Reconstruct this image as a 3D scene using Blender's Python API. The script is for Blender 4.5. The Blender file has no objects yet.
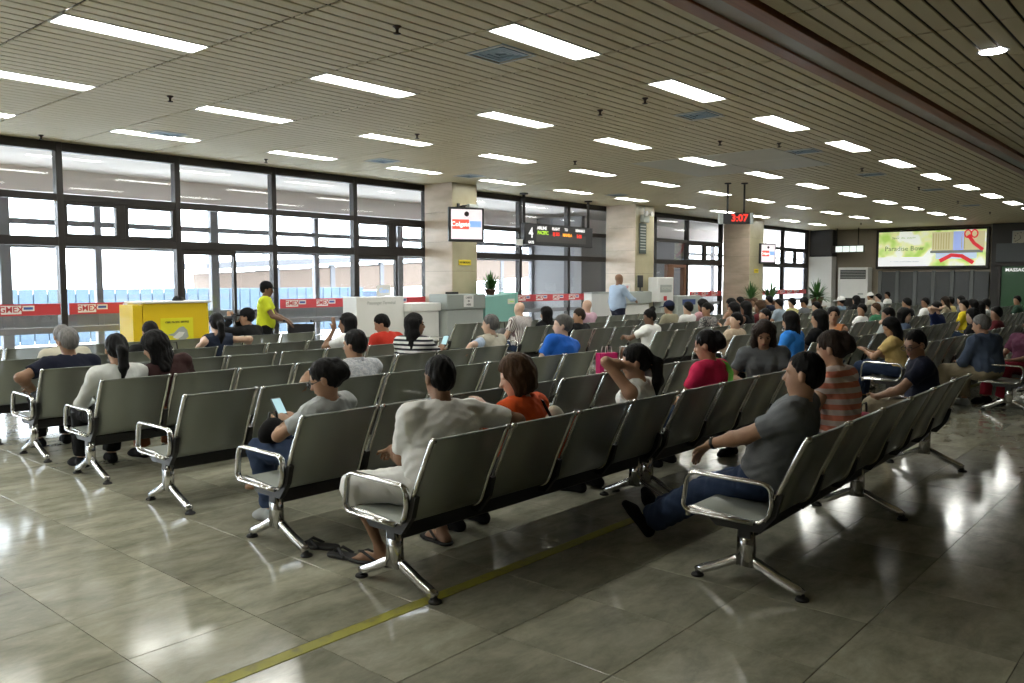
import bpy, bmesh, math, random
import numpy as np
from mathutils import Vector, Matrix

scene = bpy.context.scene
COL = scene.collection
random.seed(7)
RNG = np.random.RandomState(11)
PI = math.pi

# ------------------------------------------------------------------ camera
F_PX, CX, CY, HOR, CAM_H, HEAD = 835.0, 512.0, 341.5, 281.0, 1.6, 41.0
_p = math.atan((CY - HOR) / F_PX)
_h = math.radians(HEAD)
FWD = np.array([math.cos(_h) * math.cos(_p), math.sin(_h) * math.cos(_p), -math.sin(_p)])
RIGHT = np.array([math.sin(_h), -math.cos(_h), 0.0])
UP = np.cross(RIGHT, FWD)
CAM = np.array([0.0, 0.0, CAM_H])
cd = bpy.data.cameras.new('camera')
cam = bpy.data.objects.new('camera', cd)
COL.objects.link(cam)
cd.sensor_width = 36.0
cd.lens = 36.0 * F_PX / 1024.0
cd.clip_start = 0.05
cd.clip_end = 400
cam.matrix_world = Matrix(((RIGHT[0], UP[0], -FWD[0], 0), (RIGHT[1], UP[1], -FWD[1], 0), (RIGHT[2], UP[2], -FWD[2], CAM_H), (0, 0, 0, 1)))
scene.camera = cam

# pixel of the photograph -> a point on a known plane of the place
def ray(x, y):
    return FWD + RIGHT * (x - CX) / F_PX + UP * (CY - y) / F_PX
def onz(x, y, z=0.0):
    d = ray(x, y); return CAM + d * ((z - CAM_H) / d[2])
def ony(x, y, Y):
    d = ray(x, y); return CAM + d * (Y / d[1])
def onx(x, y, X):
    d = ray(x, y); return CAM + d * (X / d[0])

# ------------------------------------------------------------------ world, exposure
world = bpy.data.worlds.new('overcast_sky')
scene.world = world
world.use_nodes = True
_bg = world.node_tree.nodes['Background']
_bg.inputs['Color'].default_value = (0.93, 0.965, 1.0, 1)
_bg.inputs['Strength'].default_value = 8.0
vs = scene.view_settings
vs.view_transform = 'Standard'
vs.look = 'None'
vs.gamma = 1.0
vs.use_curve_mapping = False
vs.exposure = 0.74
LAMP_E = 15.5
scene.cycles.max_bounces = 8
scene.cycles.transparent_max_bounces = 16
scene.cycles.sample_clamp_indirect = 4.0
scene.cycles.caustics_reflective = False
scene.cycles.caustics_refractive = False

# ------------------------------------------------------------------ materials
MATS = {}
def mat(name, color=(0.5, 0.5, 0.5), rough=0.6, metal=0.0, var=0.0, vscale=6.0, bump=0.0, bscale=60.0, emit=None, estr=0.0,
        spec=0.5, coat=0.0, stretch=None, alpha_mix=0.0, col2=None, c2pos=(0.4, 0.6)):
    if name in MATS: return MATS[name]
    m = bpy.data.materials.new(name); m.use_nodes = True
    nt = m.node_tree; b = nt.nodes['Principled BSDF']
    b.inputs['Base Color'].default_value = (*color, 1)
    b.inputs['Roughness'].default_value = rough
    b.inputs['Metallic'].default_value = metal
    b.inputs['Specular IOR Level'].default_value = spec
    b.inputs['Coat Weight'].default_value = coat
    if emit:
        b.inputs['Emission Color'].default_value = (*emit, 1)
        b.inputs['Emission Strength'].default_value = estr
    tc = nt.nodes.new('ShaderNodeTexCoord'); src = tc.outputs['Object']
    if stretch:
        mp = nt.nodes.new('ShaderNodeMapping'); mp.inputs['Scale'].default_value = stretch
        nt.links.new(src, mp.inputs['Vector']); src = mp.outputs['Vector']
    if var > 0 or col2:
        n = nt.nodes.new('ShaderNodeTexNoise'); n.inputs['Scale'].default_value = vscale; n.inputs['Detail'].default_value = 5
        nt.links.new(src, n.inputs['Vector'])
        r = nt.nodes.new('ShaderNodeValToRGB')
        r.color_ramp.elements[0].position = c2pos[0] if col2 else 0.25
        r.color_ramp.elements[1].position = c2pos[1] if col2 else 0.75
        if col2: a, c = color, col2
        else: a = [max(0, v * (1 - var)) for v in color]; c = [min(1, v * (1 + var)) for v in color]
        r.color_ramp.elements[0].color = (*a, 1); r.color_ramp.elements[1].color = (*c, 1)
        nt.links.new(n.outputs['Fac'], r.inputs['Fac']); nt.links.new(r.outputs['Color'], b.inputs['Base Color'])
    if bump > 0:
        n2 = nt.nodes.new('ShaderNodeTexNoise'); n2.inputs['Scale'].default_value = bscale; n2.inputs['Detail'].default_value = 4
        nt.links.new(src, n2.inputs['Vector'])
        bp = nt.nodes.new('ShaderNodeBump'); bp.inputs['Strength'].default_value = bump; bp.inputs['Distance'].default_value = 0.02
        nt.links.new(n2.outputs['Fac'], bp.inputs['Height']); nt.links.new(bp.outputs['Normal'], b.inputs['Normal'])
    if alpha_mix > 0:
        tr = nt.nodes.new('ShaderNodeBsdfTransparent'); mx = nt.nodes.new('ShaderNodeMixShader'); mx.inputs['Fac'].default_value = alpha_mix
        nt.links.new(b.outputs['BSDF'], mx.inputs[1]); nt.links.new(tr.outputs['BSDF'], mx.inputs[2])
        nt.links.new(mx.outputs['Shader'], nt.nodes['Material Output'].inputs['Surface'])
    MATS[name] = m
    return m

def stripe_mat(name, ca, cb, freq, axis='Z', duty=0.5, rough=0.85):
    if name in MATS: return MATS[name]
    m = mat(name, ca, rough, bump=0.4, bscale=9)
    nt = m.node_tree; b = nt.nodes['Principled BSDF']
    tc = nt.nodes.new('ShaderNodeTexCoord'); sp = nt.nodes.new('ShaderNodeSeparateXYZ'); nt.links.new(tc.outputs['Object'], sp.inputs[0])
    mu = nt.nodes.new('ShaderNodeMath'); mu.operation = 'MULTIPLY'; mu.inputs[1].default_value = freq; nt.links.new(sp.outputs[axis], mu.inputs[0])
    fr = nt.nodes.new('ShaderNodeMath'); fr.operation = 'FRACT'; nt.links.new(mu.outputs[0], fr.inputs[0])
    gt = nt.nodes.new('ShaderNodeMath'); gt.operation = 'GREATER_THAN'; gt.inputs[1].default_value = duty; nt.links.new(fr.outputs[0], gt.inputs[0])
    mx = nt.nodes.new('ShaderNodeMix'); mx.data_type = 'RGBA'
    mx.inputs['A'].default_value = (*ca, 1); mx.inputs['B'].default_value = (*cb, 1)
    nt.links.new(gt.outputs[0], mx.inputs['Factor']); nt.links.new(mx.outputs['Result'], b.inputs['Base Color'])
    return m

def glass_mat(name, tint=(0.95, 0.97, 0.98), refl=0.06, rough=0.02):
    if name in MATS: return MATS[name]
    m = bpy.data.materials.new(name); m.use_nodes = True
    nt = m.node_tree; nt.nodes.remove(nt.nodes['Principled BSDF'])
    tr = nt.nodes.new('ShaderNodeBsdfTransparent'); tr.inputs['Color'].default_value = (*tint, 1)
    gl = nt.nodes.new('ShaderNodeBsdfGlossy'); gl.inputs['Roughness'].default_value = rough
    lw = nt.nodes.new('ShaderNodeLayerWeight'); lw.inputs['Blend'].default_value = 0.5
    pw = nt.nodes.new('ShaderNodeMath'); pw.operation = 'POWER'; pw.inputs[1].default_value = 5
    ml = nt.nodes.new('ShaderNodeMath'); ml.operation = 'MULTIPLY_ADD'; ml.inputs[1].default_value = 0.9; ml.inputs[2].default_value = 0.035
    mx = nt.nodes.new('ShaderNodeMixShader')
    nt.links.new(lw.outputs['Facing'], pw.inputs[0]); nt.links.new(pw.outputs[0], ml.inputs[0])
    nt.links.new(ml.outputs[0], mx.inputs['Fac']); nt.links.new(tr.outputs[0], mx.inputs[1]); nt.links.new(gl.outputs[0], mx.inputs[2])
    nt.links.new(mx.outputs[0], nt.nodes['Material Output'].inputs['Surface'])
    MATS[name] = m
    return m

# ------------------------------------------------------------------ mesh helpers
class MB:
    def __init__(s): s.v = []; s.f = []
    def box(s, x0, x1, y0, y1, z0, z1):
        n = len(s.v)
        s.v += [(x0, y0, z0), (x1, y0, z0), (x1, y1, z0), (x0, y1, z0), (x0, y0, z1), (x1, y0, z1), (x1, y1, z1), (x0, y1, z1)]
        s.f += [tuple(n + i for i in q) for q in ((0, 3, 2, 1), (4, 5, 6, 7), (0, 1, 5, 4), (1, 2, 6, 5), (2, 3, 7, 6), (3, 0, 4, 7))]
        return s
    def bbox(s, x0, x1, y0, y1, z0, z1, b=0.005):          # box with chamfered edges
        bm = bmesh.new(); bmesh.ops.create_cube(bm, size=1.0)
        for v in bm.verts:
            v.co = Vector(((x0 + x1) / 2 + v.co.x * (x1 - x0), (y0 + y1) / 2 + v.co.y * (y1 - y0), (z0 + z1) / 2 + v.co.z * (z1 - z0)))
        bmesh.ops.bevel(bm, geom=bm.edges[:], offset=b, segments=1, affect='EDGES', profile=0.5)
        return s.from_bm(bm)
    def from_bm(s, bm):
        n = len(s.v); bm.verts.ensure_lookup_table(); bm.verts.index_update()
        s.v += [tuple(v.co) for v in bm.verts]; s.f += [tuple(n + v.index for v in f.verts) for f in bm.faces]
        bm.free(); return s
    def obox(s, c, ax, ay, az, hx, hy, hz):                # oriented box
        n = len(s.v); c = np.array(c, float); ax, ay, az = map(np.array, (ax, ay, az))
        for sx, sy, sz in ((-1, -1, -1), (1, -1, -1), (1, 1, -1), (-1, 1, -1), (-1, -1, 1), (1, -1, 1), (1, 1, 1), (-1, 1, 1)):
            s.v.append(tuple(c + ax * sx * hx + ay * sy * hy + az * sz * hz))
        s.f += [tuple(n + i for i in q) for q in ((0, 3, 2, 1), (4, 5, 6, 7), (0, 1, 5, 4), (1, 2, 6, 5), (2, 3, 7, 6), (3, 0, 4, 7))]
        return s
    def tube(s, pts, r, n=8, section=None, up=(1, 0, 0), closed=False, cap=True):
        pts = [np.array(p, float) for p in pts]; base = len(s.v); up = np.array(up, float); m = len(pts)
        rr = r if isinstance(r, (list, tuple)) else [r] * m
        k = len(section) if section else n
        for i, p in enumerate(pts):
            if closed: d = pts[(i + 1) % m] - pts[i - 1]
            else: d = pts[min(i + 1, m - 1)] - pts[max(i - 1, 0)]
            d = d / (np.linalg.norm(d) + 1e-9)
            a = np.cross(up, d)
            if np.linalg.norm(a) < 1e-3: a = np.cross((0, 0.3, 1), d)
            a /= np.linalg.norm(a); b = np.cross(d, a)
            for j in range(k):
                if section: u, w = section[j]
                else: t = 2 * PI * j / n; u, w = math.cos(t) * rr[i], math.sin(t) * rr[i]
                s.v.append(tuple(p + a * u + b * w))
        rng = range(m) if closed else range(m - 1)
        for i in rng:
            i2 = (i + 1) % m
            for j in range(k):
                j2 = (j + 1) % k
                s.f.append((base + i * k + j, base + i * k + j2, base + i2 * k + j2, base + i2 * k + j))
        if cap and not closed:
            s.f.append(tuple(base + j for j in reversed(range(k)))); s.f.append(tuple(base + (m - 1) * k + j for j in range(k)))
        return s
    def lathe(s, prof, c=(0, 0, 0), n=14, axis='Z'):
        base = len(s.v); m = len(prof)
        for r, h in prof:
            for j in range(n):
                t = 2 * PI * j / n; a, b = r * math.cos(t), r * math.sin(t)
                if axis == 'Z': q = (a, b, h)
                elif axis == 'X': q = (h, a, b)
                else: q = (a, h, -b)
                s.v.append((c[0] + q[0], c[1] + q[1], c[2] + q[2]))
        for i in range(m - 1):
            for j in range(n):
                j2 = (j + 1) % n
                s.f.append((base + i * n + j, base + i * n + j2, base + (i + 1) * n + j2, base + (i + 1) * n + j))
        s.f.append(tuple(base + j for j in reversed(range(n)))); s.f.append(tuple(base + (m - 1) * n + j for j in range(n)))
        return s
    def prism(s, poly, h0, h1, plane='XY'):                # extruded polygon
        n = len(s.v); k = len(poly)
        for h in (h0, h1):
            for a, b in poly:
                s.v.append((a, b, h) if plane == 'XY' else (a, h, b) if plane == 'XZ' else (h, a, b))
        s.f.append(tuple(n + j for j in reversed(range(k)))); s.f.append(tuple(n + k + j for j in range(k)))
        for j in range(k):
            j2 = (j + 1) % k; s.f.append((n + j, n + j2, n + k + j2, n + k + j))
        return s
    def mesh(s, name, m, smooth=False):
        me = bpy.data.meshes.new(name); me.from_pydata(s.v, [], s.f)
        if m: me.materials.append(m)
        if smooth: me.shade_smooth()
        me.update(); return me
    def build(s, name, m, parent=None, loc=None, smooth=False):
        return link(name, s.mesh(name, m, smooth), parent, loc)

def link(name, data, parent=None, loc=None, rz=None):
    o = bpy.data.objects.new(name, data); COL.objects.link(o)
    if parent: o.parent = parent
    if loc is not None: o.location = loc
    if rz is not None: o.rotation_euler = (0, 0, rz)
    return o
def tag(o, label=None, cat=None, group=None, kind=None):
    if label: o['label'] = label
    if cat: o['category'] = cat
    if group: o['group'] = group
    if kind: o['kind'] = kind
    return o
def thing(name, label, cat, loc=(0, 0, 0), rz=0, group=None):
    o = link(name, None, None, loc, rz); o.empty_display_size = 0.1
    return tag(o, label, cat, group)
def struct(name, mb, m, label=None):
    o = mb.build(name, m); o['kind'] = 'structure'
    if label: o['label'] = label
    return o
def text_mesh(name, body, size, m, parent, loc, xdir, ydir, depth=0.002, align='CENTER', bold=0.0):
    cu = bpy.data.curves.new(name, 'FONT'); cu.body = body; cu.size = size; cu.extrude = depth; cu.offset = bold
    cu.align_x = align; cu.align_y = 'CENTER'; cu.resolution_u = 2
    o = bpy.data.objects.new(name + '_tmp', cu); COL.objects.link(o)
    dg = bpy.context.evaluated_depsgraph_get(); me = bpy.data.meshes.new_from_object(o.evaluated_get(dg))
    COL.objects.unlink(o); bpy.data.objects.remove(o)
    X = Vector(xdir).normalized(); Y = Vector(ydir).normalized(); Z = X.cross(Y)
    M = Matrix(((X.x, Y.x, Z.x, loc[0]), (X.y, Y.y, Z.y, loc[1]), (X.z, Y.z, Z.z, loc[2]), (0, 0, 0, 1)))
    me.transform(M); me.materials.clear(); me.materials.append(m)
    return link(name, me, parent)
def ordinal(n):
    return ['first', 'second', 'third', 'fourth', 'fifth', 'sixth', 'seventh', 'eighth', 'ninth', 'tenth', 'eleventh', 'twelfth', 'thirteenth', 'fourteenth', 'fifteenth', 'sixteenth', 'seventeenth', 'eighteenth', 'nineteenth'][n]

M_CHROME = mat('chrome', (0.62, 0.62, 0.62), 0.14, 1.0)
M_STEEL = mat('perforated_steel', (0.29, 0.31, 0.28), 0.42, 0.5, alpha_mix=0.18)
M_RAIL = mat('polished_rail', (0.6, 0.6, 0.58), 0.22, 1.0)
M_BLACK = mat('black_metal', (0.012, 0.012, 0.013), 0.45)
M_RUBBER = mat('black_rubber', (0.01, 0.01, 0.01), 0.7)
M_FRAME = mat('dark_bronze_frame', (0.028, 0.024, 0.022), 0.4, 0.3)
M_OUTFRAME = mat('glare_grey_frame', (0.2, 0.2, 0.22), 0.6)  # lighter grey puts the outdoor glare and haze into the frame colour
M_GLASS = glass_mat('window_glass')
M_WHITE = mat('white_laminate', (0.72, 0.72, 0.7), 0.5, var=0.04, vscale=2)
M_GREYLAM = mat('grey_laminate', (0.36, 0.39, 0.37), 0.5, var=0.06, vscale=2)
M_PLASTIC = mat('black_plastic', (0.015, 0.015, 0.017), 0.4)
ZC, YW, XF = 3.6, 13.0, 33.4     # ceiling height, window wall, far wall
# ------------------------------------------------------------------ floor
XA, XB = 1.52, 0.612          # tile joints along x
YELLOW0, YELLOW1 = 2.965, 3.045
def floor_mat():
    m = bpy.data.materials.new('polished_travertine'); m.use_nodes = True
    nt = m.node_tree; b = nt.nodes['Principled BSDF']
    gm = nt.nodes.new('ShaderNodeNewGeometry'); oi = nt.nodes.new('ShaderNodeObjectInfo')
    mp = nt.nodes.new('ShaderNodeMapping'); mp.inputs['Scale'].default_value = (1.0, 1.9, 1)
    va = nt.nodes.new('ShaderNodeVectorMath'); va.operation = 'ADD'
    cb = nt.nodes.new('ShaderNodeCombineXYZ'); mu = nt.nodes.new('ShaderNodeMath'); mu.operation = 'MULTIPLY'; mu.inputs[1].default_value = 40
    nt.links.new(oi.outputs['Random'], mu.inputs[0]); nt.links.new(mu.outputs[0], cb.inputs['Z'])
    nt.links.new(gm.outputs['Position'], mp.inputs['Vector']); nt.links.new(mp.outputs['Vector'], va.inputs[0]); nt.links.new(cb.outputs[0], va.inputs[1])
    n1 = nt.nodes.new('ShaderNodeTexNoise'); n1.inputs['Scale'].default_value = 3.0; n1.inputs['Detail'].default_value = 10; n1.inputs['Roughness'].default_value = 0.7; n1.inputs['Distortion'].default_value = 0.25
    nt.links.new(va.outputs[0], n1.inputs['Vector'])
    r = nt.nodes.new('ShaderNodeValToRGB'); e = r.color_ramp.elements
    e[0].position = 0.3; e[0].color = (0.185, 0.18, 0.13, 1); e[1].position = 0.7; e[1].color = (0.41, 0.40, 0.31, 1)
    nt.links.new(n1.outputs['Fac'], r.inputs['Fac'])
    # each slab a little lighter or darker
    mr = nt.nodes.new('ShaderNodeMapRange'); mr.inputs['To Min'].default_value = 0.82; mr.inputs['To Max'].default_value = 1.12
    nt.links.new(oi.outputs['Random'], mr.inputs['Value'])
    sc = nt.nodes.new('ShaderNodeVectorMath'); sc.operation = 'SCALE'
    nt.links.new(r.outputs['Color'], sc.inputs[0]); nt.links.new(mr.outputs['Result'], sc.inputs['Scale'])
    nt.links.new(sc.outputs[0], b.inputs['Base Color'])
    n2 = nt.nodes.new('ShaderNodeTexNoise'); n2.inputs['Scale'].default_value = 5; n2.inputs['Detail'].default_value = 6
    nt.links.new(gm.outputs['Position'], n2.inputs['Vector'])
    r2 = nt.nodes.new('ShaderNodeMapRange'); r2.inputs['To Min'].default_value = 0.08; r2.inputs['To Max'].default_value = 0.18
    nt.links.new(n2.outputs['Fac'], r2.inputs['Value']); nt.links.new(r2.outputs['Result'], b.inputs['Roughness'])
    b.inputs['Specular IOR Level'].default_value = 0.5
    return m
M_FLOOR = floor_mat()
M_JOINT = mat('tile_joint', (0.09, 0.085, 0.07), 0.9)
fl = struct('floor', MB().box(-7, XF + 1, -7, 17, -0.1, -0.004), M_JOINT)
def yjoints():
    ys = [1.24 + 0.612 * k for k in range(-14, 3)]        # up to 2.46
    lo = ys + [YELLOW0]
    hi = [YELLOW1] + [3.48 + 0.617 * k for k in range(0, 22)]
    return list(zip(lo[:-1], lo[1:])) + list(zip(hi[:-1], hi[1:]))
cells = []
for k in range(-14, 58):
    x0 = XA + XB * k; x1 = x0 + XB
    for (y0, y1) in yjoints():
        cx, cy = (x0 + x1) / 2, (y0 + y1) / 2
        d = np.array([cx, cy, -CAM_H]); z = d @ FWD
        vis = z > 0.6 and abs(d @ RIGHT) / z < 0.72 and (CY - F_PX * (d @ UP) / z) < 760
        cells.append((vis, z, x0, x1, y0, y1))
cells.sort(key=lambda c: (not c[0], c[1]))
g = 0.0016
tile_meshes = {}
for i, (vis, z, x0, x1, y0, y1) in enumerate(cells[:290]):
    key = round(y1 - y0, 3)
    if key not in tile_meshes:
        hx, hy = XB / 2 - g, (y1 - y0) / 2 - g
        tile_meshes[key] = MB().bbox(-hx, hx, -hy, hy, -0.012, 0, 0.0012).mesh('floor_tile', M_FLOOR)
    link('floor_tile', tile_meshes[key], fl, ((x0 + x1) / 2, (y0 + y1) / 2, 0))
rest = MB()
for (vis, z, x0, x1, y0, y1) in cells[290:]:
    rest.box(x0 + g, x1 - g, y0 + g, y1 - g, -0.012, 0)
tag(rest.build('floor_tile_field', M_FLOOR, fl), kind='stuff')
M_YEL = mat('worn_yellow_floor_strip', (0.32, 0.30, 0.03), 0.5, var=0.3, vscale=14, col2=(0.20, 0.19, 0.06), c2pos=(0.5, 0.72))
tag(MB().bbox(-6, 22, YELLOW0 + .002, YELLOW1 - .002, -0.006, 0.0008, 0.0006).build('floor_stripe', M_YEL), 'long worn yellow marking line on the polished stone floor', 'floor marking')

# ------------------------------------------------------------------ ceiling
JX0, JP, SP = 5.03, 1.2, 0.15          # joints along x, module, slat pitch
M_SLAT = mat('cream_metal_slat', (0.60, 0.52, 0.345), 0.55, var=0.05, vscale=0.6)
M_VOID = mat('dark_ceiling_void', (0.03, 0.026, 0.02), 0.9)
M_TRIMW = mat('white_fixture_trim', (0.6, 0.6, 0.58), 0.5)
M_LAMP = mat('fluorescent_diffuser', (0.9, 0.92, 0.95), 0.5, emit=(1.0, 1.0, 0.93), estr=LAMP_E)
ce = struct('ceiling', MB().box(-7, XF + 1, -7, YW, ZC + 0.05, ZC + 0.15), M_VOID)
LROWS = [4.5, 6.90, 9.08, 11.34]
holes = []
def slot(y): return round((y - 4.5) / SP)       # slat index, slat centres at 4.5+(i+.5)*SP
lamp_pos = []
for ri, ly in enumerate(LROWS):
    i0 = slot(ly) - 1
    for k in range(-5, 13):
        jx = JX0 + 2.4 * k
        if jx > XF - 2: continue
        lamp_pos.append((ri, jx + 0.6, 4.5 + (i0 + 1) * SP)); holes.append((jx, i0)); holes.append((jx, i0 + 1))
def cell_of(x, y): return (JX0 + JP * math.floor((x - JX0) / JP + 1e-6), math.floor((y - 4.5) / SP + 1e-6))
VENT_PX = [(499, 54), (698, 115), (369, 158), (166, 134), (475, 177), (616, 195), (808, 151), (876, 175), (934, 191), (969, 204)]
vent_pos = []
for (vx, vy) in VENT_PX:
    p = onz(vx, vy, ZC); jx, i = cell_of(p[0], p[1])
    vent_pos.append((jx + 0.6, 4.5 + (i + 0.5) * SP))
PANEL = (JX0 + 6 * JP, JX0 + 8 * JP, slot(5.4), slot(7.95))     # plain white panels set into the slats
slats = []
hset = {(round(a, 2), b) for a, b in holes}
for i in range(slot(-7.0), slot(YW) + 1):
    y0 = 4.5 + i * SP; y1 = y0 + SP
    if y1 > YW: y1 = YW
    if y1 - y0 < 0.03 or (y0 < 3.14 and y1 > 2.74): continue
    for k in range(-10, 26):
        jx = JX0 + JP * k
        if (round(jx, 2), i) in hset: continue
        if PANEL[0] - .01 <= jx < PANEL[1] - .01 and PANEL[2] <= i < PANEL[3]: continue
        d = np.array([jx + .6, (y0 + y1) / 2, ZC - CAM_H]); z = d @ FWD
        if z > 0.4: px, py = CX + F_PX * (d @ RIGHT) / z, CY - F_PX * (d @ UP) / z
        vis = z > 0.4 and -40 < px < 1064 and -25 < py < 300
        slats.append((not vis, z, jx, y0, y1))
slats.sort(key=lambda s: (s[0], s[1]))
sm = MB().bbox(-0.588, 0.588, -0.064, 0.064, 0, 0.016, 0.004).mesh('ceiling_slat', M_SLAT)
rest = MB()
nob = 0
for (nv, z, jx, y0, y1) in slats:
    vx = [v for v in vent_pos if abs(v[0] - jx - .6) < .3 and abs(v[1] - (y0 + y1) / 2) < .27]
    if vx:       # slat cut short around an air outlet
        rest.box(jx + .005, jx + .37, y0 + .008, y1 - .008, ZC, ZC + .016); rest.box(jx + .83, jx + 1.195, y0 + .008, y1 - .008, ZC, ZC + .016)
    elif nob < 290 and y1 - y0 > SP - .001:
        link('ceiling_slat', sm, ce, (jx + 0.6, (y0 + y1) / 2, ZC)); nob += 1
    else:
        rest.box(jx + .012, jx + 1.188, y0 + .011, y1 - .011, ZC, ZC + .016)
tag(rest.build('ceiling_slat_field', M_SLAT, ce), kind='stuff')
M_PANEL = mat('plain_white_ceiling_panel', (0.55, 0.53, 0.46), 0.6, var=0.05, vscale=1)
for a in range(2):
    ya, yb = 4.5 + PANEL[2] * SP, 4.5 + PANEL[3] * SP; lamp_y = slot(6.90)
    segs = [(ya, 4.5 + (lamp_y - 1) * SP), (4.5 + (lamp_y + 1) * SP, yb)]
    if not any(abs(PANEL[0] + a * JP + .6 - lp[1]) < .1 for lp in lamp_pos): segs = [(ya, (ya + yb) / 2), ((ya + yb) / 2, yb)]
    for s0, s1 in segs:
        MB().bbox(PANEL[0] + a * JP + .006, PANEL[0] + (a + 1) * JP - .006, s0 + .006, s1 - .006, ZC - .003, ZC + .016, .003).build('ceiling_panel', M_PANEL, ce)
# fluorescent fixtures
frame_me = None
rownames = ['nearest the brown beam', 'second from the brown beam', 'third from the brown beam', 'nearest the windows']
cnt = {}
fm = MB()
for (a, b, c, d) in ((-.597, .597, -.147, -.135), (-.597, .597, .135, .147), (-.597, -.580, -.135, .135), (.580, .597, -.135, .135)):
    fm.box(a, b, c, d, -.004, .03)
fm = fm.mesh('frame', M_TRIMW)
df = MB().bbox(-.58, .58, -.135, .135, .006, .03, .004).mesh('diffuser', M_LAMP)
for (ri, lx, ly) in sorted(lamp_pos):
    n = cnt.get(ri, 0); cnt[ri] = n + 1
    t = thing('ceiling_light', 'recessed fluorescent light in the ceiling row %s, %s along' % (rownames[ri], ordinal(n)), 'ceiling light', (lx, ly, ZC), 0, 'recessed fluorescent lights')
    link('frame', fm, t); link('diffuser', df, t)
# air outlets
M_VENT = mat('blue_grey_vent', (0.16, 0.24, 0.30), 0.45, 0.3)
vfm = MB()
for s in range(4):
    r0 = .29 - s * .065; w = .02
    for (a, b, c, d) in ((-r0, r0, -r0, -r0 + w), (-r0, r0, r0 - w, r0), (-r0, -r0 + w, -r0 + w, r0 - w), (r0 - w, r0, -r0 + w, r0 - w)):
        vfm.box(a, b, c, d, -.012 + s * .006, .006 + s * .006)
vrings = []
for s in range(4):
    q = MB(); r0 = .225 - s * .05; w = .036 if s else .022; z0 = -.012 + s * .004
    for (a, b, c, d) in ((-r0, r0, -r0, -r0 + w), (-r0, r0, r0 - w, r0), (-r0, -r0 + w, -r0 + w, r0 - w), (r0 - w, r0, -r0 + w, r0 - w)):
        q.box(a, b, c, d, z0, z0 + .006)
    vrings.append(q.mesh('vent_frame' if s == 0 else 'louvre_ring', M_TRIMW if s == 0 else M_VENT))
vcore = MB().box(-.3, .3, -.3, .3, .014, .03).mesh('backing', M_VENT)
vdesc = ['beside the nearest ceiling light in the top middle', 'between the two bright lights above the clock sign', 'above the light by the first stone column', 'at far left just above the window wall', 'above the hanging gate number display', 'just above the second stone column', 'at the edge of the plain white ceiling panels', 'in the dark ceiling past the white panels', 'in the far ceiling above the billboard', 'farthest away near the dark end wall']
for i, (vx, vy) in enumerate(vent_pos):
    t = thing('air_vent', 'square blue-grey ceiling air vent ' + vdesc[i], 'air vent', (vx, vy, ZC), 0, 'ceiling air vents')
    link('backing', vcore, t)
    for q in vrings: link(q.name.split('.')[0], q, t)
# sprinklers
SPR = [(170, 96), (397, 26), (41, 135), (417, 134), (266, 159), (645, 98), (575, 161), (600, 110), (720, 141), (779, 143), (862, 168), (919, 187), (958, 201), (990, 212), (861, 223)]
skm = MB().lathe([(.035, 0), (.035, -.008), (.02, -.016), (.012, -.03), (.012, -.05), (.03, -.056), (.03, -.062), (.004, -.066)], n=8).mesh('sprinkler', mat('dark_brass', (0.05, 0.035, 0.03), 0.4, 0.8), True)
sdesc = ['left of the second row of lights', 'at the top edge left of the nearest vent', 'by the far left ceiling light near the windows', 'above the third bay of windows', 'just above the window wall at left', 'in the middle between two light rows', 'left of the plain white ceiling panels', 'in front of the middle ceiling light', 'above the clock sign rods', 'beside the vent at the white panels', 'in the dark part past the white panels', 'before the far lights of the beam row', 'beyond the far air vents', 'farthest right before the dark end', 'above the billboard left end']
for i, (a, b) in enumerate(SPR):
    p = onz(a, b, ZC); tag(link('sprinkler', skm, None, (p[0], p[1], ZC)), 'small dark sprinkler head on the ceiling ' + sdesc[i], 'sprinkler', 'ceiling sprinklers')
p = onz(993, 51, ZC)
t = thing('downlight', 'round recessed downlight in the ceiling right of the brown beam', 'ceiling light', (p[0], p[1], ZC))
MB().lathe([(.13, -.004), (.13, .0), (.105, .004), (.105, -.004)], n=24).build('trim_ring', M_TRIMW, t)
MB().lathe([(.10, -.009), (.105, -.006), (.105, .01)], n=24).build('lamp', mat('downlight_lamp', (0.9, 0.9, 0.95), 0.5, emit=(0.95, 0.95, 1.0), estr=14), t)
# brown beam trough
bt = struct('trim_1', MB().box(-7, XF, 2.75, 3.13, ZC + .0, ZC + .05), M_VOID, 'long brown wooden ceiling trough with a pale strip between two boards')
M_WOOD = mat('brown_wood', (0.24, 0.085, 0.035), 0.4, var=0.25, vscale=3, stretch=(0.3, 8, 8))
MB().bbox(-7, XF, 3.03, 3.16, ZC - .03, ZC + .03, .004).build('beam_board', M_WOOD, bt)
MB().bbox(-7, XF, 2.72, 2.85, ZC - .03, ZC + .03, .004).build('beam_board', M_WOOD, bt)
MB().bbox(-7, XF, 2.85, 3.03, ZC - .012, ZC - .0, .003).build('trough_panel', mat('trough_grey', (0.42, 0.39, 0.36), 0.25, var=0.12, vscale=1.2), bt)

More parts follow.
